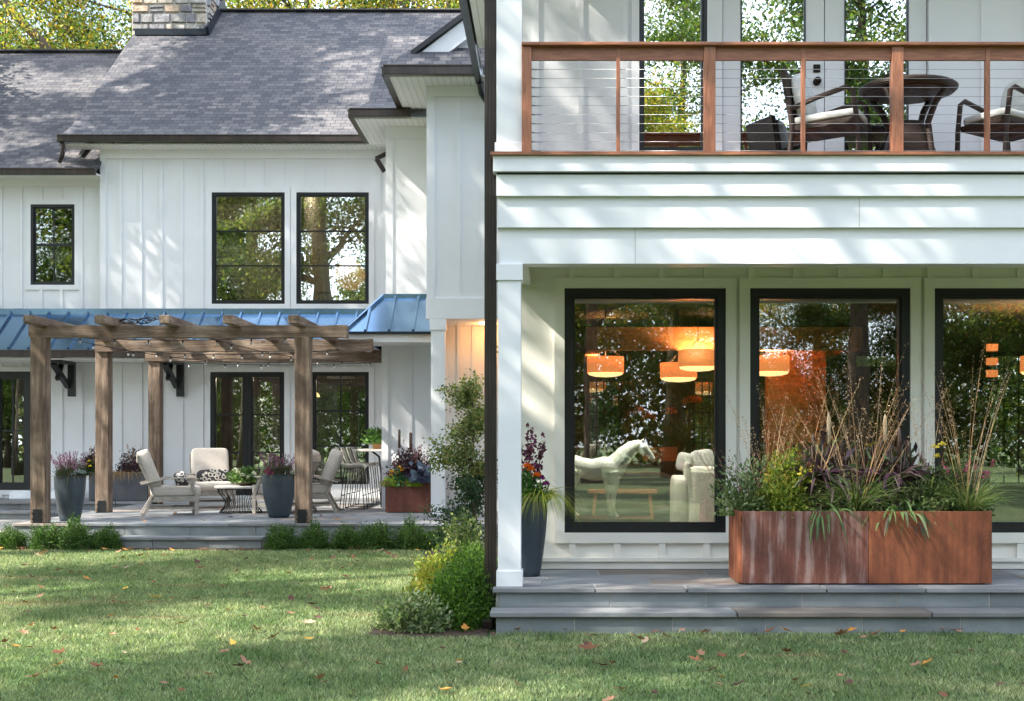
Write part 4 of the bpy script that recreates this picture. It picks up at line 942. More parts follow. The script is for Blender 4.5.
for sx in (-.85, .85): b = MB(); b.box(sx-.04,sx+.04,-.18,.18,0,.859); p(b, 'leg', M['dwood'])
for px, lb in ((650,'small orange box at the left on the console'),(668,'larger orange box at the right on the console')):
    b = MB(); s_ = .09 if px == 650 else .12; b.box(-s_,s_,-.08,.08,.001,.18); b.box(-s_*.8,s_*.8,-.081,-.079,.03,.15); o = b.build('storage_box', M['owood'], None, .005); o.location = (X(px,17.2),17.25,FL+.92); tag(o, lb, 'box')
# drum pendants
for px, pt, pb, Y, lb in ((605.5,357,373,15.6,'leftmost lit orange drum pendant in the left big window'),(678.5,363,378,15.6,'lowest lit orange drum pendant, seen through the left big window'),(698,350,367,14.6,'lit orange drum pendant at the right edge of the left big window'),(770,356,372,15.0,'lit orange drum pendant seen through the middle big window'),(1040,356,372,15.2,'lit orange drum pendant behind the rightmost window')):
    zt, zb = Z(pt,Y), Z(pb,Y); t = thing('drum_pendant', lb, 'pendant lamp', (X(px,Y),Y,zb), 0, 'drum pendants in the big room'); p = locparts(t)
    r = .215; b = MB(); hh = zt-zb
    vs = []; n = 36
    for rr_, z in ((r,0),(r,hh),(r-.006,hh),(r-.006,0)):
        for j in range(n): a = 2*math.pi*j/n; vs.append((rr_*math.cos(a), rr_*math.sin(a), z))
    b.smooth = True; b.add(vs, [(i*n+j, i*n+(j+1)%n, ((i+1)%4)*n+(j+1)%n, ((i+1)%4)*n+j) for i in range(4) for j in range(n)]); b.smooth = False; p(b, 'lamp_shade', M['shade'])
    b = MB(); b.lathe([(r-.01,.0),(r*.9,-.022),(r*.6,-.04),(.01,-.05)], n=32); p(b, 'diffuser', M['diff'])
    b = MB(); b.tube([(0,0,hh*.9),(0,0,3.05-zb)], .005, 6)
    for a in (0, 2.1, 4.2): b.tube([(0,0,hh+.12),(math.cos(a)*r*.97,math.sin(a)*r*.97,hh)], .003, 5)
    p(b, 'cord', M['iron'])
    ld = bpy.data.lights.new('pendant_light', 'POINT'); ld.energy = 24; ld.color = (1,.62,.32); ld.shadow_soft_size = .1; lo = bpy.data.objects.new('pendant_light', ld); COL.objects.link(lo); lo.parent = t; lo.location = (0,0,hh*.4)
for i, (px, py) in enumerate(((995,352),(997,361),(995,371))):
    pass
t = thing('wall_lantern', 'small stack of orange lit squares behind the rightmost window', 'lamp', (X(992,16),16,0)); p = locparts(t)
for py in (347, 361, 373): b = MB(); b.box(-.06,.06,-.04,.04,Z(py+4,16),Z(py-3,16)); p(b, 'lamp_shade', M['shade'], .004)
b = MB(); b.box(-.006,.006,.041,.053,1.9,3.0); p(b, 'rod', M['iron'])
for i, (px, Y) in enumerate(((600,13.9),(640,13.1),(690,13.9),(800,14.0),(950,13.8),(610,16.6),(730,16.2))):
    t = thing('recessed_light', 'small recessed ceiling light in the big room, number '[:-9]+('near the left window edge','added above the horse statue to brighten it','above the cream armchair','behind the middle window','behind the rightmost window','over the sofa','over the console')[i], 'ceiling light', (X(px,Y),Y,3.045), 0, 'recessed lights in the big room'); p = locparts(t)
    b = MB(); b.lathe([(.05,-.004),(.05,0),(.01,.0)], n=18); p(b, 'lens', M['lamp']); b = MB(); b.lathe([(.053,-.008),(.075,-.006),(.075,.002),(.053,.002)], n=18); p(b, 'trim_ring', M['trim'])
    ld = bpy.data.lights.new('recessed_lamp', 'SPOT'); ld.energy = 120 if px == 640 else 40; ld.color = (1,.93,.82); ld.shadow_soft_size = .06; ld.spot_size = R(110); ld.spot_blend = .8; lo = bpy.data.objects.new('recessed_lamp', ld); COL.objects.link(lo); lo.parent = t; lo.location = (0,0,-.02)  # stronger spot over the horse, added to brighten it in place of daylight
# dark cabinet inside
t = thing('cabinet', 'dark tall cabinet behind the middle big window', 'cabinet', (X(880,16.5),16.8,FL)); p = locparts(t)
b = MB(); b.box(-.5,.5,-.25,.25,0,2.1); p(b, 'carcass', M['dwood'], .006); b = MB(); b.box(-.48,-.01,-.275,-.251,.06,2.05); b.box(.01,.48,-.275,-.251,.06,2.05); p(b, 'door', M['dwood'])
# ================================================================ inside the far rooms
t = thing('table_lamp', 'white table lamp behind the small upper window', 'lamp', (X(57,28.6),28.6,4.3)); p = locparts(t)
zt, zb = Z(251,28.6)-4.3, Z(265,28.6)-4.3
b = MB(); b.lathe([(.19,zb),(.165,zt),(.155,zt),(.18,zb)], n=28); p(b, 'lamp_shade', M['shadew'])
b = MB(); b.lathe([(.09,zb-.55),(.09,zb-.52),(.03,zb-.48),(.05,zb-.4),(.025,zb-.28),(.05,zb-.2),(.03,zb-.1),(.015,zb+.05)], n=18); p(b, 'base', M['shadew'])
t2 = thing('side_table', 'dark side table under the white lamp upstairs', 'table', (X(57,28.6),28.6,4.3)); p2 = locparts(t2)
b = MB(); b.box(-.3,.3,-.2,.2,zb-.59,zb-.552); p2(b, 'top', M['dwood']); b = MB(); b.box(-.03,.03,-.03,.03,0,zb-.591); p2(b, 'pedestal', M['dwood'])
t = thing('globe_pendant', 'pale globe lamp seen in the right one of the tall upper windows', 'pendant lamp', (X(350,29.2),29.2,Z(275,29.2)))
b = MB(); b.sq((0,0,0), (.33,.33,.33), 1, 1, n=32, m=18); link('globe', b.mesh('globe', M['globe']), t); b = MB(); b.tube([(0,0,.32),(0,0,7.1-t.location.z)], .008, 6); link('cord', b.mesh('cord', M['iron']), t)
t = thing('chest_of_drawers', 'dark chest behind the left one of the tall upper windows', 'chest', (X(223,28.6),28.7,4.2)); p = locparts(t)
b = MB(); b.box(-.4,.2,-.25,.25,0,Z(289,28.6)-4.2); p(b, 'carcass', M['dwood'], .01)
for i in range(2): b = MB(); b.box(-.38,.18,-.275,-.251,.08+i*.3,.34+i*.3); p(b, 'drawer', M['dwood'])
t = thing('stair_railing', 'black baluster railing inside the right tall upper window', 'railing', (X(335,29.5),29.5,4.2)); p = locparts(t)
zt = Z(292,29.5)-4.2; b = MB(); b.box(-.55,.62,-.02,.02,zt-.04,zt); p(b, 'handrail', M['black'])
for i in range(14): b = MB(); b.box(-.53+i*.086,-.515+i*.086,-.01,.01,0,zt-.041); p(b, 'baluster', M['black'])
for px, py, lb in ((241,197,'recessed ceiling light inside the left tall upper window'),(318,197,'recessed ceiling light inside the right tall upper window')):
    b = MB(); b.lathe([(.07,0),(.07,.01),(.02,.012)], n=16); o = b.build('ceiling_light', M['lamp']); o.location = (X(px,28.6),28.6,7.13); tag(o, lb, 'ceiling light')
t = thing('dome_pendant', 'white dome pendant inside the ground floor window', 'pendant lamp', (X(341,28.4),28.4,Z(378,28.4))); p = locparts(t)
b = MB(); b.lathe([(.30,0),(.27,.08),(.18,.14),(.05,.18),(.03,.22)], n=28); p(b, 'lamp_shade', M['shadew']); b = MB(); b.tube([(0,0,.2),(0,0,3.15-t.location.z)], .006, 6); p(b, 'cord', M['iron'])
t = thing('small_pendant', 'small glowing amber pendant inside the ground floor window', 'pendant lamp', (X(316,29.6),29.6,Z(397,29.6))); p = locparts(t)
b = MB(); b.lathe([(.09,0),(.07,.06),(.02,.1)], n=20); p(b, 'lamp_shade', M['lamp' if False else 'diff']); b = MB(); b.tube([(0,0,.1),(0,0,3.15-t.location.z)], .006, 6); p(b, 'cord', M['iron'])
for x, y, z, e in ((X(241,28.6),28.6,7.05,50),(X(318,28.6),28.6,7.05,50),(-6,30,2.95,14),(-4,30,2.95,10)):
    ld = bpy.data.lights.new('room_light', 'POINT'); ld.energy = e; ld.color = (1,.82,.62); ld.shadow_soft_size = .03; lo = bpy.data.objects.new('room_light', ld); COL.objects.link(lo); lo.location = (x,y,z)
# ================================================================ trees
def tree_meshes(seed, h, r0, crown, nleaf, leafL, cols, base=.32, nl=16, lean=(0,0), sig=.55, wts=None, sub=4):
    """crown = (radius xy, vertical half size, centre height)"""
    g = np.random.default_rng(seed); rd = random.Random(seed); b = MB()
    cr, cz, cc = crown; k = 9; tp = []
    for i in range(k):
        t = i/(k-1); tp.append(Vector((lean[0]*t*t*h+math.sin(t*5+seed)*.12*t*h*.1, lean[1]*t*t*h+math.cos(t*4+seed)*.1*t*h*.1, t*h*.9)))
    tr = [r0*(1.35 if i == 0 else 1)*(1-.85*i/(k-1)) for i in range(k)]; b.tube(tp, tr, 12)
    cl = []
    def tpos(t):
        f = t*(k-1); i = min(int(f), k-2); return tp[i].lerp(tp[i+1], f-i), r0*(1-.85*t)
    for i in range(nl):
        t = base+(1-base)*((i+rd.random()*.6)/nl)*.98; p, r = tpos(min(t,.98)); a = i*2.4+rd.uniform(-.4,.4)
        zt = p.z; rel = (zt+1.5-cc)/cz; reach = cr*math.sqrt(max(.12, 1-min(1,abs(rel))**2))*rd.uniform(.7,1.08)
        d = Vector((math.cos(a), math.sin(a), rd.uniform(.15,.6))); pts = [p]; q = p.copy(); n = 6; vd = d.copy()
        for j in range(n):
            vd = vd+Vector((rd.uniform(-.3,.3), rd.uniform(-.3,.3), rd.uniform(-.1,.25))); vd.normalize(); q = q+vd*reach/n; pts.append(q.copy())
            if j >= 2: cl.append((q.copy(), .75+.1*j))
        rr0 = max(.03, r*.5); b.tube(pts, [rr0*(1-.85*j/n) for j in range(n+1)], 6)
        for s in range(sub):
            j = rd.randint(2, n); o = pts[j]; sd = (vd+Vector((rd.uniform(-1,1), rd.uniform(-1,1), rd.uniform(-.35,.8)))).normalized(); L_ = reach*rd.uniform(.22,.42); sp = [o+sd*L_*q_ +Vector((0,0,.08*L_*q_*q_)) for q_ in (0,.35,.7,1)]
            b.tube(sp, [rr0*.3, rr0*.22, rr0*.13, .01], 5); cl += [(sp[2], .8), (sp[3], 1.0)]
    wt = np.array([c[1] for c in cl]); wt /= wt.sum(); P = np.array([tuple(c[0]) for c in cl]); idx = g.choice(len(P), nleaf, p=wt)
    sg = sig*(.6+.8*g.random(len(P)))[idx][:,None]
    off_ = g.normal(size=(nleaf,3))*sg*np.array([1,1,.55]); c = P[idx]+off_
    V, Q = leaves(g, c, leafL*(.7+.6*g.random(nleaf)), .55, dirs=np.array([[0,0,-.3]]))
    hue = .8+.4*g.random(len(P))[idx]
    C = palette(g, nleaf, cols, .15, wts)*hue[:,None]
    return b, (V, Q, C)
def tree_proto(seed, *a, bark='bark', **k):
    b, (V, Q, C) = tree_meshes(seed, *a, **k)
    return b.mesh('trunk', M[bark]), npmesh('crown', V, Q, C, M['leaf'])
def tree(mt, x, y, rz, s, label, name='shade_tree', group=None):
    t = thing(name, label, 'tree', (x,y,0), rz, group); t.scale = (s,s,s); link('trunk', mt[0], t); link('crown', mt[1], t); return t
GRN = [(.055,.105,.025),(.08,.145,.03),(.045,.085,.024),(.12,.18,.035),(.16,.18,.04)]
YEL = [(.28,.31,.05),(.18,.25,.05),(.44,.38,.06),(.42,.27,.05),(.11,.18,.035)]
TA = tree_proto(11, 17, .38, (5.2,5.5,11.0), 60000, .135, GRN)
TB = tree_proto(12, 19, .34, (4.4,6.0,12.5), 40000, .13, GRN+[(.20,.20,.04)], nl=18, lean=(.05,.03), bark='barkm')
TC = tree_proto(13, 15, .30, (4.8,5.0,9.5), 36000, .13, YEL, nl=15, sig=.5)
TG = tree_proto(23, 18, .30, (5.4,5.6,11.5), 46000, .15, GRN+YEL[:2], nl=9, sig=.34, lean=(.02,.01), sub=4)
TH = tree_proto(27, 18, .30, (5.6,5.6,11.5), 30000, .14, GRN+YEL[:2], nl=8, sig=.24, lean=(.02,.01), sub=3)
TF = tree_proto(19, 18, .30, (5.0,5.6,11.5), 15000, .17, GRN+YEL[:2], nl=13, sig=.42, lean=(.02,.01), sub=3)
TD = tree_proto(14, 9, .16, (3.2,3.9,4.6), 30000, .13, GRN, base=.08, nl=20, sig=.42)
TE = tree_proto(15, 17, .33, (4.8,5.2,12), 34000, .12, YEL+[(.04,.07,.02)], nl=20, sig=.5, base=.45, sub=5)
# behind the camera and round the lawn: they shade the house and stand in its window reflections
spots = [(TG,-14.6,1.2,0,1.0,'left of the lawn, nearest the house corner'),(TG,-13.0,9.5,1,1.0,'left of the lawn level with the porch'),(TG,-17.8,22.3,2,1.45,'left of the patio'),
 (TB,-8.2,5.4,3,1.3,'overhanging the lawn close to the viewer, on the left'),(TH,-21.5,28.5,4,1.6,'left of the far wing of the house'),(TB,-13.5,-4.5,5,1.0,'at the left rear of the lawn'),(TB,-26,19,.5,1.1,'far left beyond the patio'),(TA,-23,-3,2.2,1.1,'far left behind the lawn'),
 (TA,-5,-17,1.3,1.05,'across the lawn opposite the porch, left'),(TC,1.5,-21,2.6,1.0,'across the lawn opposite the porch'),(TA,9.5,-16,.2,1.1,'across the lawn opposite the porch, right'),(TB,14.5,-8,3.3,1.0,'right edge of the lawn opposite the house'),
 (TC,17,-20,4.1,1.1,'far right across the lawn'),(TB,5,-29,5,1.15,'in the second row across the lawn, middle'),(TA,-8.5,-30,1.9,1.1,'in the second row across the lawn, left'),(TF,-19,-30,.9,1.1,'left across the lawn in front of the second row'),
 (TA,22,-30,2.9,1.2,'in the second row across the lawn, right'),(TB,-12.6,15.3,2,1.30,'between the lawn and the patio, just outside the picture'),(TH,-17.4,25,.4,1.62,'rising high above the west end of the far wing'),(TB,-34,-24,3.9,1.15,'far left across the lawn'),(TA,30,-12,5.5,1.1,'far right beyond the lawn'),(TB,-2.5,-38,.7,1.2,'in the third row across the lawn'),(TC,13,-40,1.2,1.2,'in the third row across the lawn, right')]
for m_, x, y, a, s, lb in spots: tree(m_, x, y, a, s, 'tall leafy tree '+lb, group='tall trees round the lawn')
rt = random.Random(3)
for i in range(16):
    x = -34+i*4.4+rt.uniform(-1,1); y = -24-rt.uniform(0,14)+(8 if abs(x) > 18 else 0)
    tree(TD, x, y, rt.uniform(0,6), rt.uniform(.75,1.15), 'low dense understory tree across the lawn, behind the viewer', 'understory_tree', 'understory trees across the lawn')
# trees beyond the roofs
bk = [(TE,-19.5,44,1.0,1.16,'yellow green autumn tree above the far left roof'),(TE,-14.4,48,2.4,1.22,'leafy autumn tree just left of the stone chimney'),(TA,-24,52,.3,1.2,'dark green tree at the far left beyond the roof'),
      (TE,-9.6,54,3.4,1.42,'pale tree behind the roof right of the chimney'),(TE,-4.0,52,4.4,1.35,'tree with two bare trunks showing above the main roof ridge'),(TB,-17,58,5.0,1.15,'tall tree behind the chimney tree'),(TE,-6.8,62,5.2,1.6,'tall pale tree farthest behind the main roof ridge')]
for m_, x, y, a, s, lb in bk: tree(m_, x, y, a, s, lb, 'autumn_tree', 'trees beyond the roofs')
b = MB(); g0_ = X(-30,43); b.tube([(X(-40,43),43,Z(-60,43)),(X(8,43),43,Z(8,43)),(X(35,43),43.4,Z(36,43)),(X(60,43),44,Z(75,43)),(X(80,43),44.5,0)], [.09,.14,.16,.19,.3], 9)
t = thing('leaning_tree', 'dark leaning bare tree trunk at the top left corner', 'tree', (X(80,43),44.5,0)); part(b, 'trunk', M['bark'], t)
for i,(x,y,s) in enumerate(((1.0,23.5,.55),(3.3,24,.6),(5.8,23,.6),(-5.2,38.5,.55),(-7.4,39,.6),(-3.6,39,.5),(-12,37,.6))):
    tree(TD, x, y, i*1.3, s, ('round green garden tree seen through the rear windows of the porch wing' if i < 3 else 'round green garden tree behind the far wing'), 'garden_tree', 'garden trees behind the house')
# far woodland closing the horizon all round
g = np.random.default_rng(9); n = 420000; th = g.random(n)*6.283; Rr = 58+16*g.random(n)+3*np.sin(th*9)
top = 9.5+3.5*np.sin(th*7+1)+2.5*np.sin(th*17+2)+1.6*np.sin(th*41); hz_ = top*g.random(n)**.85
c = np.stack([Rr*np.cos(th), Rr*np.sin(th)+6, hz_], 1)+g.normal(size=(n,3))*.5
cl_ = .75+.5*np.sin(th*31+hz_*1.3)*np.sin(hz_*1.9+th*57)
V, Q = leaves(g, c, .42*(.6+.8*g.random(n)), .6)
wd = link('woodland', npmesh('woodland', V, Q, palette(g, n, GRN+[(.16,.17,.04),(.03,.05,.015)], .2)*np.clip(cl_,.3,1.3)[:,None], M['leaf'])); struct(wd, 'stuff', 'distant leafy woodland all round the garden')
# ================================================================ lawn
g = np.random.default_rng(21)
def infield(x, y):
    ok = (np.abs(x+.0)< 99)
    st_ = (x > -.47) & (y > 10.47)
    left = (x <= -.47) & (y > 18.36)
    # bed outline
    bedx = np.interp(y, [10.2,10.35,11.3,12.2,13.4,16,18.4], [-.45,-1.38,-1.42,-1.15,-1.2,-1.5,-1.7])
    bd = (y > 10.27) & (x > bedx) & (x < -.4)
    return ok & ~st_ & ~left & ~bd
N = 900000
yy = 7.3+(18.5-7.3)*g.random(N)**1.25; uu = g.random(N); xx = (-.47+ .88*uu)*yy*1.02+(uu-.5)*5.4
k = infield(xx, yy); xx, yy = xx[k], yy[k]; n = len(xx)
base = np.stack([xx, yy, np.full(n,-.004)], 1)
# clumpy density and colour: tufts of coarser darker grass, dry patches
def vnoise(x, y, s, sd):
    r = np.random.default_rng(sd); ph = r.random((6,3))*6.28; o = 0
    for i in range(6): a = ph[i,0]; f = s*(1+.45*i); o = o+np.sin((x*np.cos(a)+y*np.sin(a))*f+ph[i,1]+1.5*np.sin((y*np.cos(a)-x*np.sin(a))*f*.7+ph[i,2]))
    return o/6
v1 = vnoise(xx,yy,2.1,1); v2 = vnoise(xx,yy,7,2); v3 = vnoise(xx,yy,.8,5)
Ln = .036*(1+.35*v1+.35*v2)*(.6+.8*g.random(n))
d = g.normal(size=(n,3))*.42; d[:,2] = 1; d = norm(d)
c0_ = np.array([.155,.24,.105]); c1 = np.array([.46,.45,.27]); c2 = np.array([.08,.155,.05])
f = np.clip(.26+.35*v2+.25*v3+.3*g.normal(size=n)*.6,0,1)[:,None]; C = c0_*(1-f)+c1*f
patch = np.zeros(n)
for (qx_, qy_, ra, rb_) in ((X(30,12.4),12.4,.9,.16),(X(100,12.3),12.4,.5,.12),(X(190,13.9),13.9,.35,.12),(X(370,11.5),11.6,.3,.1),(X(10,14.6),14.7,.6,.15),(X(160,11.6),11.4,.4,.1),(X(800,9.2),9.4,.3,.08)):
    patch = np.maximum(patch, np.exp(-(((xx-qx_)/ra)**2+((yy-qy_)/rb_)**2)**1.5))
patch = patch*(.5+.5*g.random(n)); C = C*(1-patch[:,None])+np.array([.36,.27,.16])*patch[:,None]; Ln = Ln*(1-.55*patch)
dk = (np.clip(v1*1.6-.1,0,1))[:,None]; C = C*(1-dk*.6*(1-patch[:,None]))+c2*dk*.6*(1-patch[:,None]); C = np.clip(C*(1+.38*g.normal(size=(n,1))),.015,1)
side = norm(np.cross(d, g.normal(size=(n,3))))*(.0028+.0042*g.random(n))[:,None]
tip = base+d*Ln[:,None]+np.array([[0,0,0]]); lean = norm(np.stack([d[:,0],d[:,1],np.zeros(n)],1)+1e-4)*Ln[:,None]*.25
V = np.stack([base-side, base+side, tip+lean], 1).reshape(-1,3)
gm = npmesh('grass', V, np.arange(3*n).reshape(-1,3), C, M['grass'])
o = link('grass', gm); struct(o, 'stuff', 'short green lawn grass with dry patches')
# fallen leaves
def leaf_mesh(seed, col):
    r = random.Random(seed); n = 11; vs = [(0,0,0)]; cu = r.uniform(.3,.9)
    for i in range(n):
        a = 2*math.pi*i/n; q = (.032 if i % 2 else .052)*r.uniform(.8,1.15)*(1.25 if i == 0 else 1); x, y = q*math.cos(a), q*math.sin(a)*.75
        vs.append((x, y, .006+cu*(y*y*9+x*x*5)*r.uniform(.5,1.6)))
    b = MB(); b.cc = col; b.add(vs, [(0,1+i,1+(i+1)%n) for i in range(n)]); b.bar((-.04,0,.006),(-.068,.008,.014), .003,.003)
    return b.mesh('fallen_leaf', M['fallen'])
kinds = [((.20,.085,.045),'brown curled fallen leaf lying on the lawn'),((.55,.24,.05),'orange fallen leaf lying on the lawn'),((.34,.18,.11),'tan fallen leaf lying on the lawn'),((.11,.05,.04),'dark withered fallen leaf lying on the lawn'),((.65,.42,.08),'yellow fallen leaf lying on the lawn'),((.45,.32,.22),'pale dry fallen leaf lying on the lawn')]
lm = [[leaf_mesh(i*3+j, c) for j in range(2)] for i, (c, l) in enumerate(kinds)]
r = random.Random(77); cnt = 0
fixed = [(116,685,1,1),(640,645,2,1.2),(590,655,0,1.3),(842,640,2,1.7),(155,602,4,1.5),(318,545,1,1),(875,640,0,1.2),(770,637,0,1.0),(700,660,2,1)]
def putleaf(x, y, kd, s, z=.043):
    o = bpy.data.objects.new('fallen_leaf', lm[kd][r.randint(0,1)]); COL.objects.link(o); o.location = (x,y,z); o.rotation_euler = (r.uniform(-.4,.4), r.uniform(-.4,.4), r.uniform(0,6.3)); o.scale = (s,s,s)
    tag(o, kinds[kd][1] if z < .2 else kinds[kd][1].replace('the lawn','the terrace paving'), 'leaf', 'leaves fallen on the lawn' if z < .2 else 'leaves fallen on the paving')
for px, py, kd, s in fixed: Y = EYE*1340/(py-440); putleaf(X(px,Y), Y, kd, s)
while cnt < 170:
    y = 7.6+10.6*r.random()**.9; x = (-.41+.78*r.random())*y
    if x > -1.7 and y > 10.2: continue
    putleaf(x, y, r.choices(range(6), [7,1.6,5,6,1,3])[0], r.uniform(.55,1.1)); cnt += 1
for i in range(16): putleaf(r.uniform(-.3,4.5), 10.44-abs(r.gauss(.02,.07)), r.choice([0,2,3,3,1]), r.uniform(.5,.9))
for i in range(14): putleaf(r.uniform(-8,-1.8), 18.3-abs(r.gauss(0,.1)), r.choice([0,0,1,3]), r.uniform(.6,1))
for i in range(9): putleaf(-.9+r.uniform(-.4,.4), r.uniform(10.35,12), r.choice([0,1,1,2]), 1)
for i in range(9): putleaf(r.uniform(-7,-3), r.uniform(19.3,23.5), r.choice([0,1,2]), 1.0, FL+.006)
# ================================================================ shrubs and plants
def shrub(seed, rad, n, Ls, cols, up=.5, Wr=.5, lobes=.18, wts=None, inner=.35):
    g = np.random.default_rng(seed); rad = np.array(rad)
    ns = max(40, n//14)                                 # shoots, each with its own leaves along it
    u = norm(g.normal(size=(ns,3))); u[:,2] = np.abs(u[:,2])*1.0-.15; u = norm(u)
    lob = 1+lobes*np.sin(u[:,0]*5+seed)*np.cos(u[:,1]*4+seed*.7)+lobes*.9*g.normal(size=ns)*.5
    tipP = u*rad*lob[:,None]; tipP[:,2] += rad[2]*.12
    i = g.integers(0, ns, n); t = inner+(1-inner)*np.sqrt(g.random(n))
    c = tipP[i]*t[:,None]+g.normal(size=(n,3))*Ls*.7
    c[:,2] = np.maximum(c[:,2], Ls*.3)
    V, Q = leaves(g, c, Ls*(.7+.6*g.random(n)), Wr, dirs=u[i]*1.2+np.array([[0,0,up]]))
    C = palette(g, n, cols, .16, wts)*(.85+.3*g.random(ns)[i])[:,None]
    return V, Q, C
def twigs(seed, rad, k=14, r=.006):
    rd = random.Random(seed); b = MB()
    for i in range(k):
        a = rd.uniform(0,6.28); s = rd.uniform(.3,.8); b.tube([(0,0,0),(math.cos(a)*rad[0]*s*.4,math.sin(a)*rad[1]*s*.4,rad[2]*.5),(math.cos(a)*rad[0]*s,math.sin(a)*rad[1]*s,rad[2]*.9)], [r,r*.7,r*.3], 5)
    return b.mesh('stems', M['stem'])
BOX = [(.055,.12,.022),(.075,.155,.03),(.04,.085,.018),(.11,.20,.04)]
def plant(name, label, cat, loc, fol, mat='leaf', stems=None, group=None, rz=0, s=1, pn='foliage'):
    t = thing(name, label, cat, loc, rz, group); t.scale = (s,s,s)
    if fol is not None: link(pn, fol if isinstance(fol, bpy.types.Mesh) else npmesh(pn, *fol, M[mat]), t)
    if stems is not None: link('stems', stems, t)
    return t
bxm = [npmesh('foliage', *shrub(31+i*7, (.215+.02*i,.21,.27+.02*i), 8000, .023, BOX, lobes=.22), M['leafd']) for i in range(3)]; bxs = twigs(5, (.2,.2,.3))
row = [(10,'at the left edge of the photo'),(46,'second from the left, in front of the left pergola post'),(75,'in front of the tall heather pot'),(107,'just left of the patio step'),(281,'just right of the patio step'),(314,'in front of the right pergola post'),(347,'right of the right pergola post'),(376,'left of the rusted planter'),(411,'in front of the rusted planter'),(443,'in front of the bay column')]
for i, (px, lb) in enumerate(row):
    Y = 18.62; plant('boxwood', 'small boxwood shrub '+lb, 'shrub', (X(px,Y),Y,.01), bxm[i%3], stems=bxs, group='boxwoods along the patio edge', rz=i*1.1, s=(1.0,1.04,1.12,1.0,1.04,.98,1.05,1.14,1.1,1.05)[i])
# corner bed
BOX2 = [(.075,.16,.025),(.11,.22,.035),(.05,.105,.02),(.16,.28,.05)]
big = npmesh('foliage', *shrub(41, (.30,.40,.50), 15000, .032, BOX2, lobes=.2, up=1.0), M['leaf']); bs = twigs(6, (.25,.3,.5))
plant('boxwood', 'large bright boxwood beside the porch step corner', 'shrub', (X(463,10.95),11.0,.01), big, stems=bs, rz=.3, s=.92)
plant('boxwood', 'second bright boxwood behind the one at the porch corner', 'shrub', (X(468,12.1),12.1,.01), big, stems=bs, rz=2.1, s=.86)
plant('boxwood', 'third boxwood in the bed, below the climbing shrub', 'shrub', (X(478,13.4),13.4,.01), big, stems=bs, rz=4, s=.74)
CHA = [(.42,.40,.06),(.30,.34,.05),(.20,.28,.05),(.5,.42,.1)]
plant('golden_shrub', 'yellow leaved shrub left of the large boxwood', 'shrub', (X(432,11.9),11.9,.01), shrub(43, (.20,.24,.36), 3600, .042, CHA, up=.8, Wr=.42), stems=twigs(7,(.2,.2,.3)))
plant('golden_shrub', 'small yellow green shrub farther back in the bed', 'shrub', (X(440,13.2),13.2,.01), shrub(44, (.24,.25,.38), 3600, .042, [(.28,.34,.06),(.18,.27,.05),(.38,.38,.08)], up=.8, Wr=.42), stems=twigs(8,(.2,.2,.3)))
VAR = [(.30,.38,.22),(.16,.24,.10),(.42,.46,.26),(.10,.16,.06)]
plant('variegated_plant', 'grey green variegated plant at the front of the mulch bed', 'plant', (X(418,10.6),10.6,.01), shrub(45, (.22,.18,.25), 2600, .05, VAR, up=.5, Wr=.35), stems=twigs(9,(.2,.2,.2)))
plant('variegated_plant', 'low spreading variegated plant at the left tip of the mulch bed', 'plant', (X(396,10.75),10.75,.01), shrub(46, (.16,.16,.17), 1400, .045, VAR, up=.4, Wr=.35), stems=twigs(10,(.15,.15,.15)))
plant('orange_flowers', 'low orange and red flowers at the edge of the mulch bed', 'plant', (X(415,11.2),11.25,.01), shrub(47, (.12,.12,.14), 900, .035, [(.5,.12,.03),(.6,.2,.04),(.35,.10,.05),(.2,.05,.02)], up=.4, Wr=.7), mat='petal')
# climbing shrub by the downspout
def climber():
    g = np.random.default_rng(51); rd = random.Random(51); b = MB(); pts = []; H_ = 2.08
    tr = [(0,0,0),(.03,.0,.6),(-.02,.02,1.1),(.02,0,1.6),(.0,0,H_)]; b.tube(tr, [.035,.03,.024,.017,.008], 8)
    for i in range(74):
        t = rd.uniform(.08,1); z = t*H_; a = rd.uniform(0,6.28); L_ = rd.uniform(.12,.42)*(1.2-.55*t); d_ = Vector((math.cos(a)*.95-.25, math.sin(a)*.8, rd.uniform(.1,.7))); p = [Vector((0,0,z))+d_*L_*q+Vector((0,0,-.15*L_*q*q)) for q in (0,.5,1)]
        b.tube(p, [.008,.005,.003], 5); pts += [tuple(p[1])]+[tuple(p[2])]*2+[tuple(p[1].lerp(p[2],.5))]
    P = np.array(pts); n = 9500; i = g.integers(0,len(P),n); c = P[i]+g.normal(size=(n,3))*.062
    V, Q = leaves(g, c, .042*(.7+.6*g.random(n)), .55, dirs=np.array([[0,0,.1]]))
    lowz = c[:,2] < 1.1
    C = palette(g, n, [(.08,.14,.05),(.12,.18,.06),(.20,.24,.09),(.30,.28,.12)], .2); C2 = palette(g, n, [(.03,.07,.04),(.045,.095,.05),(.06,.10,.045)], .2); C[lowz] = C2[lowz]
    return b, (V, Q, C)
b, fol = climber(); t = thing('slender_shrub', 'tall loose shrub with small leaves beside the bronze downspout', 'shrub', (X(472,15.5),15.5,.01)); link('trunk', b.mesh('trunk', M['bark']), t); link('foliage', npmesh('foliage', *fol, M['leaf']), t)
b, fol = climber(); t2 = thing('slender_shrub', 'lower variegated shrub at the foot of the tall loose shrub', 'shrub', (X(462,14.6),14.6,.01)); link('foliage', npmesh('foliage', *shrub(52, (.28,.3,.62), 3000, .05, [(.14,.2,.07),(.28,.32,.14),(.07,.13,.05)], up=.5), M['leaf']), t2); link('stems', twigs(11,(.2,.2,.6)), t2)
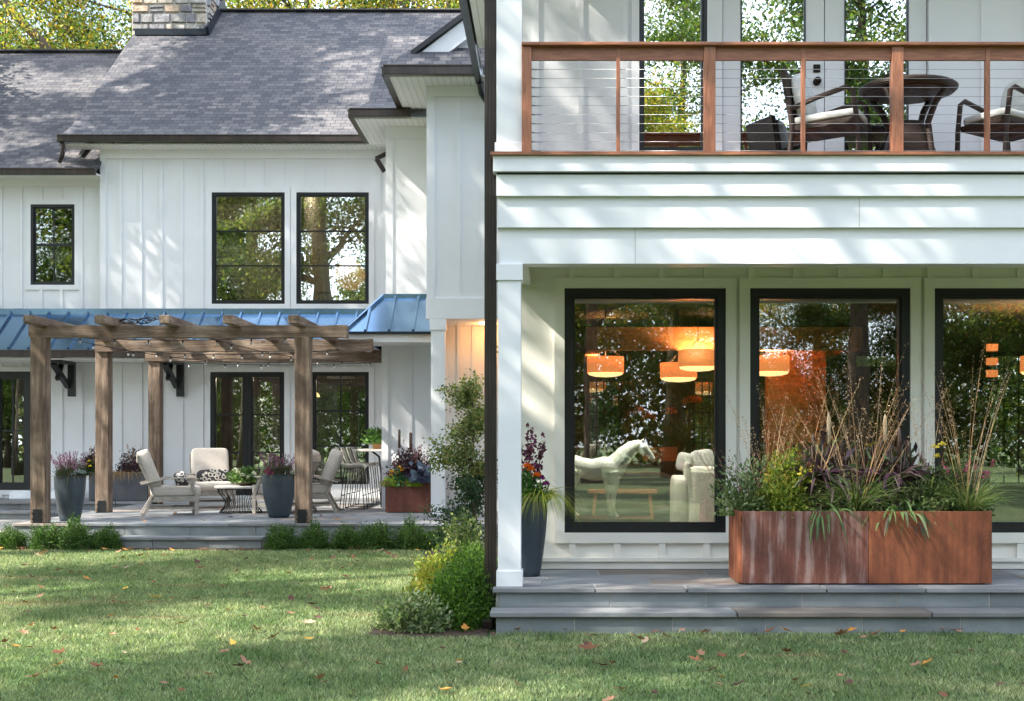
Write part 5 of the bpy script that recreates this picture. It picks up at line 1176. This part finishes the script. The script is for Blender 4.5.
# --- flowering parts
def spikes(seed, n, rad, h0, h1, cols, L_=.02, per=46, seg=.16, lean=.35, org=(0,0,0)):
    g = np.random.default_rng(seed); parts = []; b = MB()
    for i in range(n):
        a = g.random()*6.28; q = math.sqrt(g.random()); d_ = np.array([math.cos(a)*lean*q, math.sin(a)*lean*q, 1.0]); hh = h0+(h1-h0)*g.random(); base = np.array([math.cos(a)*rad*q*.5, math.sin(a)*rad*q*.5, 0])+np.array(org)
        tip = base+d_*hh; b.tube([tuple(base), tuple(base+d_*hh*.5), tuple(tip)], [.003,.0025,.0015], 4)
        t = g.random(per); c = tip[None]-d_[None]*seg*t[:,None]+g.normal(size=(per,3))*np.array([1,1,.5])*(.006+.010*t[:,None])
        V, Q = leaves(g, c, L_*(.7+.6*g.random(per)), .6); parts.append((V, Q, palette(g, per, cols, .2)))
    return b, merge(parts)
def blooms(seed, pts, r, cols, per=70, L_=.03):
    g = np.random.default_rng(seed); parts = []
    for p in pts:
        u = norm(g.normal(size=(per,3))); u[:,2] = np.abs(u[:,2])*.9; c = np.array(p)+u*r*(.5+.5*g.random((per,1))); V, Q = leaves(g, c, L_*(.7+.5*g.random(per)), .7, dirs=u*1.2); parts.append((V, Q, palette(g, per, cols, .15)))
    return merge(parts)
def clump(seed, n, rad, L_, W_, bend, cols, lean=.35, droop=1.0, seg=5, org=(0,0,0), var=.18, ry=None):
    g = np.random.default_rng(seed); a = g.random(n)*6.28; q = np.sqrt(g.random(n)); base = np.stack([np.cos(a)*rad*q, np.sin(a)*(ry or rad)*q, np.zeros(n)], 1)+np.array(org)
    d = np.stack([np.cos(a)*lean*q+g.normal(size=n)*.13, np.sin(a)*lean*q+g.normal(size=n)*.10, np.ones(n)], 1)
    Ln = L_*(.6+.5*g.random(n)); C = palette(g, n, cols, var); return blades(g, base, d, Ln, W_*(.7+.6*g.random(n)), bend*(.6+.8*g.random(n)), C, seg=seg, droop=droop)
def pl(name, label, loc, parts_, cat='plant', group=None):
    t = thing(name, label, cat, loc, 0, group)
    for pn, fol, mat in parts_:
        if isinstance(fol, bpy.types.Mesh): link(pn, fol, t); continue
        link(pn, fol.mesh(pn, M[mat]) if isinstance(fol, MB) else npmesh(pn, *fol, M[mat]), t)
    return t
HEA = [(.30,.09,.24),(.42,.15,.34),(.22,.06,.18),(.5,.25,.42)]
PUR = [(.06,.025,.05),(.09,.035,.065),(.04,.02,.035),(.12,.05,.08)]
DG = [(.06,.10,.035),(.09,.14,.05),(.04,.075,.03)]
def heather(label, x, y, r, seed):
    b, sp = spikes(seed, 46, r*1.1, .20, .40, HEA, L_=.018, per=34, lean=.55)
    pl('heather', label, (x,y,FL+.63), [('foliage', shrub(seed+1,(r*1.05,r*1.05,.24),2200,.026,DG+[(.12,.06,.09)],up=.6), 'leaf'), ('stalks', b, 'stem'), ('flower_spikes', sp, 'petal'), ('trailing_grass', clump(seed+2,70,r,.22,.005,2.4,[(.35,.26,.13),(.28,.17,.08)],lean=1.0,droop=2.2), 'straw')])
heather('pink purple heather growing in the left tall pot', X(70,19.75), 19.75, .22, 61)
heather('pink purple heather growing in the pot beside the right post', X(279,20.6), 20.6, .25, 65)
b = blooms(70, [(-.13,-.12,.06),(-.18,.0,.04),(-.1,-.2,.02)], .06, [(.30,.06,.16),(.4,.10,.2)], 60, .04); pl('ornamental_kale', 'magenta ruffled kale at the left rim of the right tall pot', (X(279,20.6),20.6,FL+.65), [('leaves', b, 'petal')])
b = blooms(71, [(.16,-.12,.06),(.2,-.04,.05)], .055, [(.30,.36,.36),(.22,.28,.30)], 50, .045); pl('ornamental_kale', 'blue grey kale at the right rim of the left tall pot', (X(70,19.75),19.75,FL+.65), [('leaves', b, 'leafd')])
# back planter by the wall
for i, (px, lb) in enumerate(((95,'left'),(133,'right'))):
    b, sp = spikes(80+i, 14, .2, .35, .62, [(.42,.28,.2),(.35,.22,.18)], L_=.02, per=24, lean=.3, seg=.1)
    pl('purple_shrub', 'dark purple leaved plant in the '+lb+' half of the charcoal planter', (X(px,26.2),26.2,FL+.5), [('foliage', shrub(82+i,(.30,.2,.42),2400,.045,PUR+[(.14,.09,.1),(.05,.08,.03)],up=.6), 'leaf'), ('stalks', b, 'stem'), ('plumes', sp, 'petal')])
pl('yellow_daisies', 'yellow daisies at the left end of the charcoal planter', (X(91,26.1),26.08,FL+.5), [('foliage', shrub(86,(.14,.12,.26),900,.04,DG), 'leaf'), ('flower_heads', blooms(87,[(-.05,-.1,.22),(.03,-.12,.18),(.0,-.1,.28),(-.1,-.05,.15)],.03,[(.65,.45,.03)],30,.03), 'petal')])
pl('straw_grass', 'drooping straw coloured grass hanging over the charcoal planter', (X(118,26.05),26.06,FL+.52), [('blades', clump(88,420,.5,.34,.006,2.4,[(.50,.32,.15),(.42,.25,.11),(.36,.24,.13)],lean=1.2,droop=2.4,ry=.06), 'straw')])
# small rusted planter by the bay
bx0, by0, bz0 = X(408,21.9), 22.15, FL+.43
b, sp = spikes(90, 8, .3, .5, .7, [(.25,.07,.12),(.35,.1,.15)], L_=.025, per=20, lean=.35, seg=.12)
pl('purple_shrub', 'bushy dark purple foliage plant in the small rusted planter', (bx0,by0,bz0), [('foliage', shrub(91,(.37,.22,.50),4200,.05,PUR+[(.14,.10,.12)],up=.4,lobes=.3), 'leaf'), ('stalks', b, 'stem'), ('flower_spikes', sp, 'petal')])
def cattail(b, x, y, z0, z1, zh, r=.014): b.tube([(x,y,z0),(x,y,z1)], .004, 5); b.lathe([(.003,0),(r,.02),(r,zh-.02),(.004,zh)], (x,y,z1), 10)
b = MB(); cattail(b, -.17,0,.0,.62,.32,.022); cattail(b, .02,-.02,.0,.55,.34,.024); pl('millet_spikes', 'two dark upright millet spikes above the small rusted planter', (bx0,by0,bz0), [('seed_heads', b, 'dwood')])
pl('yellow_flowers', 'orange yellow flowers at the front of the small rusted planter', (X(398,21.95),21.98,bz0), [('foliage', shrub(93,(.13,.10,.20),700,.06,[(.06,.16,.06),(.09,.22,.09)],Wr=.4), 'leafd'), ('flower_heads', blooms(94,[(-.10,-.06,.24),(-.02,-.08,.21),(.06,-.02,.26),(-.12,-.03,.18),(.02,0,.3)],.035,[(.75,.42,.03),(.7,.3,.02)],36,.035), 'petal')])
for px, lb in ((391,'at the left corner'),(414,'in the middle')):
    pl('lime_coleus', 'lime green foliage '+lb+' of the small rusted planter', (X(px,21.9),21.93,bz0), [('foliage', shrub(95+px,(.12,.09,.12),700,.04,[(.30,.42,.05),(.40,.5,.08),(.22,.34,.05)],Wr=.8), 'leaf')])
pl('ornamental_cabbage', 'blue grey cabbage with broad leaves at the right of the small rusted planter', (X(424,21.9),21.92,bz0+.08), [('leaves', shrub(98,(.16,.11,.14),260,.12,[(.10,.15,.22),(.14,.20,.28),(.12,.11,.22)],Wr=.95,up=.2), 'leafd')])
pl('bronze_sedge', 'fine bronze sedge trailing from the left of the small rusted planter', (X(387,21.9),21.93,bz0+.05), [('blades', clump(99,120,.08,.28,.004,2.5,[(.28,.2,.13),(.2,.14,.09)],lean=1.2,droop=2.4), 'straw')])
# bar table plant, coffee table flowers
t = thing('potted_herb', 'green leafy plant in a square brass pot on the high bar table', 'potted plant', (X(377,23.6),23.6,FL+1.03)); b = MB(); b.hull([(-.06,-.06,0),(.06,-.06,0),(.06,.06,0),(-.06,.06,0)],[(-.075,-.075,.11),(.075,-.075,.11),(.075,.075,.11),(-.075,.075,.11)]); link('pot', b.mesh('pot', M['owood']), t, .004)
f_ = npmesh('foliage', *shrub(101,(.18,.15,.2),900,.06,[(.10,.22,.05),(.16,.30,.07)],Wr=.7), M['leafd']); o = link('foliage', f_, t); o.location = (0,0,.09)
t = thing('flower_arrangement', 'white flowers and greenery in a bowl on the coffee table', 'flowers', (X(246,22),22.0,FL+.44)); b = MB(); b.lathe([(.08,.001),(.15,.03),(.18,.08),(.17,.08)], n=24); link('bowl', b.mesh('bowl', M['dwood']), t)
o = link('foliage', npmesh('foliage', *shrub(103,(.25,.2,.2),1300,.06,[(.10,.2,.04),(.25,.36,.12),(.06,.13,.03)],Wr=.6), M['leafd']), t); o.location = (0,0,.05)
link('flower_heads', npmesh('flower_heads', *blooms(104,[(-.1,-.1,.2),(-.02,-.14,.17),(.14,-.1,.19),(.22,-.06,.12),(-.05,-.02,.25),(-.15,-.05,.24),(.08,-.12,.14)],.05,[(.85,.83,.76),(.8,.8,.7)],60,.05), M['petal']), t)
# pot behind the porch column
qx, qy, qz = X(524.5,11.85), 11.75, FL+.66
b, sp = spikes(110, 16, .16, .42, .68, [(.10,.03,.06),(.16,.05,.09),(.25,.07,.2)], L_=.045, per=40, lean=.28, seg=.45)
pl('purple_amaranth', 'tall dark purple leafy stems in the pot behind the porch column', (qx,qy,qz), [('stalks', b, 'stem'), ('foliage', sp, 'leaf')])
pl('marigolds', 'orange marigolds with dark green leaves in the pot behind the column', (qx+.03,qy-.08,qz), [('foliage', shrub(112,(.17,.14,.22),1600,.03,[(.05,.14,.03),(.08,.2,.05)],Wr=.4), 'leaf'), ('flower_heads', blooms(113,[(.03,-.10,.27),(.08,-.09,.22),(-.1,-.1,.24),(.0,-.12,.30)],.036,[(.75,.14,.01),(.8,.22,.02)],110,.022), 'petal')])
pl('magenta_flowers', 'small magenta flowers at the right rim of the charcoal pot', (qx+.12,qy-.06,qz+.05), [('flower_heads', blooms(114,[(.03,0,.14),(.0,-.03,.18),(.07,0,.09)],.035,[(.35,.03,.22),(.22,.02,.2)],60,.028), 'petal')])
pl('chartreuse_grass', 'chartreuse grass cascading down the right side of the charcoal pot', (qx+.14,qy-.08,qz+.0), [('blades', clump(115,260,.07,.48,.007,2.6,[(.42,.46,.07),(.30,.38,.05),(.5,.48,.14)],lean=.9,droop=1.7,seg=7), 'straw')])
# ---------------------------------------------------------------- the long porch planter
S = FL+.592-.045
def at(px, y=11.32): return (X(px,y), y, S)
GAU = [(.10,.17,.06),(.16,.24,.10),(.26,.32,.18)]
b, sp = spikes(120, 26, .22, .3, .62, [(.55,.12,.2),(.7,.3,.35),(.3,.08,.1)], L_=.016, per=9, lean=.8, seg=.3)
pl('gaura', 'airy shrub with tiny pink flowers leaning over the left end of the long planter', at(752), [('foliage', shrub(121,(.28,.2,.42),2600,.038,GAU,Wr=.5,lobes=.3), 'leaf'), ('stalks', b, 'stem'), ('flower_spikes', sp, 'petal')])
def tallgrass(label, px, seed, n, h0, h1, y=11.3, green=500, gl=.5, cols=None, r=.07, lean=.22):
    tan = cols or [(.50,.30,.15),(.58,.40,.22),(.42,.24,.13),(.5,.38,.26)]
    g = np.random.default_rng(seed); st_ = clump(seed, n, r, h1, .0065, .42, tan, lean=lean, droop=.25, seg=6)
    # feathery heads near the tips
    k = 14; V = st_[0].reshape(n, k, 3); tips = V[:, -1]; pre = V[:, -5]; per = 26; parts = []
    t = g.random((n,per,1)); c = (tips[:,None]*(1-t)+pre[:,None]*t).reshape(-1,3)+g.normal(size=(n*per,3))*.009
    hv = leaves(g, c, .016*(.7+.6*g.random(n*per)), .4, dirs=np.repeat(norm(tips-pre), per, 0)*1.2); hc = palette(g, n*per, [(.55,.38,.24),(.48,.30,.18),(.6,.46,.32)], .15)
    pl('ornamental_grass', label, at(px, y), [('stalks', st_, 'straw'), ('seed_heads', (*hv, hc), 'straw'), ('blades', clump(seed+1, green, r*1.2, gl, .008, 1.5, [(.16,.24,.08),(.24,.30,.12),(.34,.34,.16),(.12,.2,.07)], lean=.55, droop=1.0, seg=6), 'leaf')])
tallgrass('wispy tan grass stalks between the left millet and the golden plant', 803, 146, 14, .6, 1.15, y=11.35, green=160, gl=.5, lean=.28)
tallgrass('wispy tan and green grass behind the yellow yarrow', 928, 148, 12, .6, 1.1, y=11.42, green=260, gl=.6, lean=.28)
tallgrass('upright tan ornamental grass near the left end of the long planter', 769, 130, 20, .7, 1.15, green=160, gl=.4, lean=.14)
tallgrass('tall feathery grass with arching tan stalks in the middle of the long planter', 857, 134, 34, .9, 1.30, green=420, gl=.60, lean=.38, y=11.22)
tallgrass('slim tan grass stalks right of the middle of the long planter', 872, 140, 16, .9, 1.42, y=11.4, green=80, gl=.4, lean=.22)
tallgrass('tall tan grass over blue green blades at the right end of the long planter', 968, 138, 20, .9, 1.45, green=380, gl=.52, lean=.24, y=11.25)
b, sp = spikes(144, 16, .16, .34, .5, [(.65,.48,.05),(.7,.55,.12)], L_=.022, per=22, lean=.3, seg=.09)
pl('yellow_celosia', 'chartreuse plant with yellow flower spikes left of the purple millet', at(787,11.22), [('foliage', shrub(145,(.21,.17,.46),3600,.042,[(.28,.34,.05),(.20,.28,.05),(.40,.40,.08),(.12,.2,.04)],up=.7,Wr=.45), 'leaf'), ('stalks', b, 'stem'), ('flower_spikes', sp, 'petal')])
pl('pink_flowers', 'small pink flowers among the leaves left of the purple millet', at(800,11.3), [('foliage', shrub(147,(.14,.14,.46),1600,.04,[(.12,.16,.05),(.25,.12,.1)],up=.7,Wr=.4), 'leaf'), ('flower_heads', blooms(148,[(-.05,-.06,.38),(.02,-.08,.32),(.06,-.05,.42),(-.02,-.1,.24)],.04,[(.45,.12,.15),(.55,.25,.2)],26,.026), 'petal')])
def millet(label, px, seed, y=11.3, heads=((0,.62,.22,'cream'),)):
    P2 = [(.05,.025,.04),(.08,.035,.055),(.12,.075,.085),(.04,.02,.03),(.17,.13,.13),(.09,.11,.06)]
    up_ = clump(seed, 60, .08, .46, .050, 2.2, P2, lean=.8, droop=1.15, seg=8, org=(0,0,.26)); lo_ = clump(seed+1, 90, .14, .46, .045, 2.6, [(.10,.17,.06),(.16,.25,.09),(.07,.12,.05),(.12,.10,.08)], lean=.9, droop=1.6, seg=7)
    st = MB(); hd = {'cream': MB(), 'dark': MB()}
    for i in range(5): a = i*1.26; st.tube([(0,0,0),(.04*math.cos(a),.04*math.sin(a),.3),(.08*math.cos(a),.08*math.sin(a),.6)], [.009,.008,.005], 6)
    ps_ = [('stalks', st, 'dwood'), ('upper_leaves', up_, 'leafd'), ('lower_leaves', lo_, 'leaf')]
    for dx, z, hh, kd in heads: st.tube([(0,0,.2),(dx*.7,0,z*.7),(dx,0,z)], .005, 5); hd[kd].lathe([(.004,0),(.017,.02),(.019,hh*.5),(.015,hh-.03),(.004,hh)], (dx,0,z), 12)
    if hd['cream'].v: ps_.append(('seed_heads', hd['cream'], 'seed'))
    if hd['dark'].v: ps_.append(('seed_heads', hd['dark'], 'dwood'))
    pl('purple_millet', label, at(px, y), ps_)
millet('dark purple millet with a cream seed head left of the tall middle grass', 818, 150, heads=((.09,.60,.27,'cream'),(-.04,.5,.2,'dark')))
millet('dark purple millet with cream and brown seed heads right of the tall middle grass', 897, 153, heads=((-.10,.62,.24,'cream'),(.02,.5,.26,'dark'),(.10,.46,.18,'dark')))
millet('purple leaved millet in the gap between the two grass clumps', 842, 156, y=11.45, heads=((0,.5,.15,'dark'),))
millet('dark purple millet crowding the right end of the tall middle grass', 881, 158, y=11.4, heads=((.0,.5,.16,'dark'),))
for px, sd, lb in ((812,180,'left'),(896,181,'right')):
    pl('dark_canna', 'broad dark purple and grey green leaves at the '+lb+' of the middle grass', at(px,11.42), [('foliage', shrub(sd,(.24,.16,.50),420,.15,[(.07,.04,.055),(.10,.06,.075),(.15,.14,.12),(.05,.03,.04),(.10,.15,.08),(.12,.17,.09)],Wr=.30,up=.5,inner=.5), 'leafd'), ('stems', twigs(sd,(.2,.12,.45),12,.008), None)])
pl('leafy_greens', 'green leafy filler with pale edges left of the yellow yarrow', at(922,11.3), [('foliage', shrub(171,(.22,.16,.36),2200,.05,[(.14,.22,.07),(.24,.32,.13),(.34,.38,.2),(.08,.13,.05)],Wr=.35,up=.8), 'leaf')])
pl('leafy_greens', 'green leafy filler under the tall middle grass', at(850,11.2), [('foliage', shrub(172,(.34,.12,.26),2600,.05,[(.14,.22,.07),(.24,.32,.13),(.30,.33,.17),(.10,.08,.07)],Wr=.35,up=.8), 'leaf')])
pl('strappy_greens', 'drooping green strap leaves spilling over the planter front, centre left', at(825,11.12), [('blades', clump(160,46,.16,.34,.035,2.4,[(.12,.2,.07),(.2,.3,.12),(.3,.38,.2)],lean=.8,droop=1.6,seg=7,ry=.05), 'leaf')])
pl('strappy_greens', 'drooping green strap leaves spilling over the planter front, centre right', at(903,11.12), [('blades', clump(161,56,.24,.34,.035,2.4,[(.12,.2,.07),(.2,.3,.12),(.3,.38,.2)],lean=.8,droop=1.6,seg=7,ry=.05), 'leaf')])
b, sp = spikes(165, 18, .2, .34, .52, [(.35,.04,.14),(.45,.08,.22)], L_=.02, per=16, lean=.5, seg=.06)
pl('magenta_gomphrena', 'magenta button flowers near the right end of the long planter', at(957,11.35), [('foliage', shrub(166,(.27,.17,.42),2800,.038,DG+[(.14,.2,.08)],Wr=.4,up=.7), 'leaf'), ('stalks', b, 'stem'), ('flower_heads', sp, 'petal')])
pl('yarrow', 'flat yellow yarrow heads above the right part of the long planter', at(937,11.3), [('flower_heads', blooms(167,[(-.02,0,.58),(.04,-.02,.6),(.0,0,.5)],.035,[(.6,.5,.08)],40,.02), 'petal'), ('foliage', clump(168,60,.06,.56,.007,.5,DG,lean=.2,droop=.3), 'leaf')])
# cut stems indoors
t = thing('orange_dried_flowers', 'orange dried flower heads on tall stems on the dark console', 'flowers', (X(672,16.6),17.25,FL+.92)); b = MB(); hd_ = []
for px, py in ((640,413),(650,418),(672,413),(690,402),(697,401),(704,455)): x = X(px,17.2)-t.location.x; z = Z(py,17.2)-t.location.z; b.tube([(0,0,0),(x*.8,0,z*.6),(x,0,z)], .006, 5); hd_.append((x,0,z))
link('stems', b.mesh('stems', M['stem']), t); link('flower_heads', npmesh('flower_heads', *blooms(170,hd_,.09,[(.7,.28,.08),(.6,.2,.05)],60,.05), M['petal']), t)
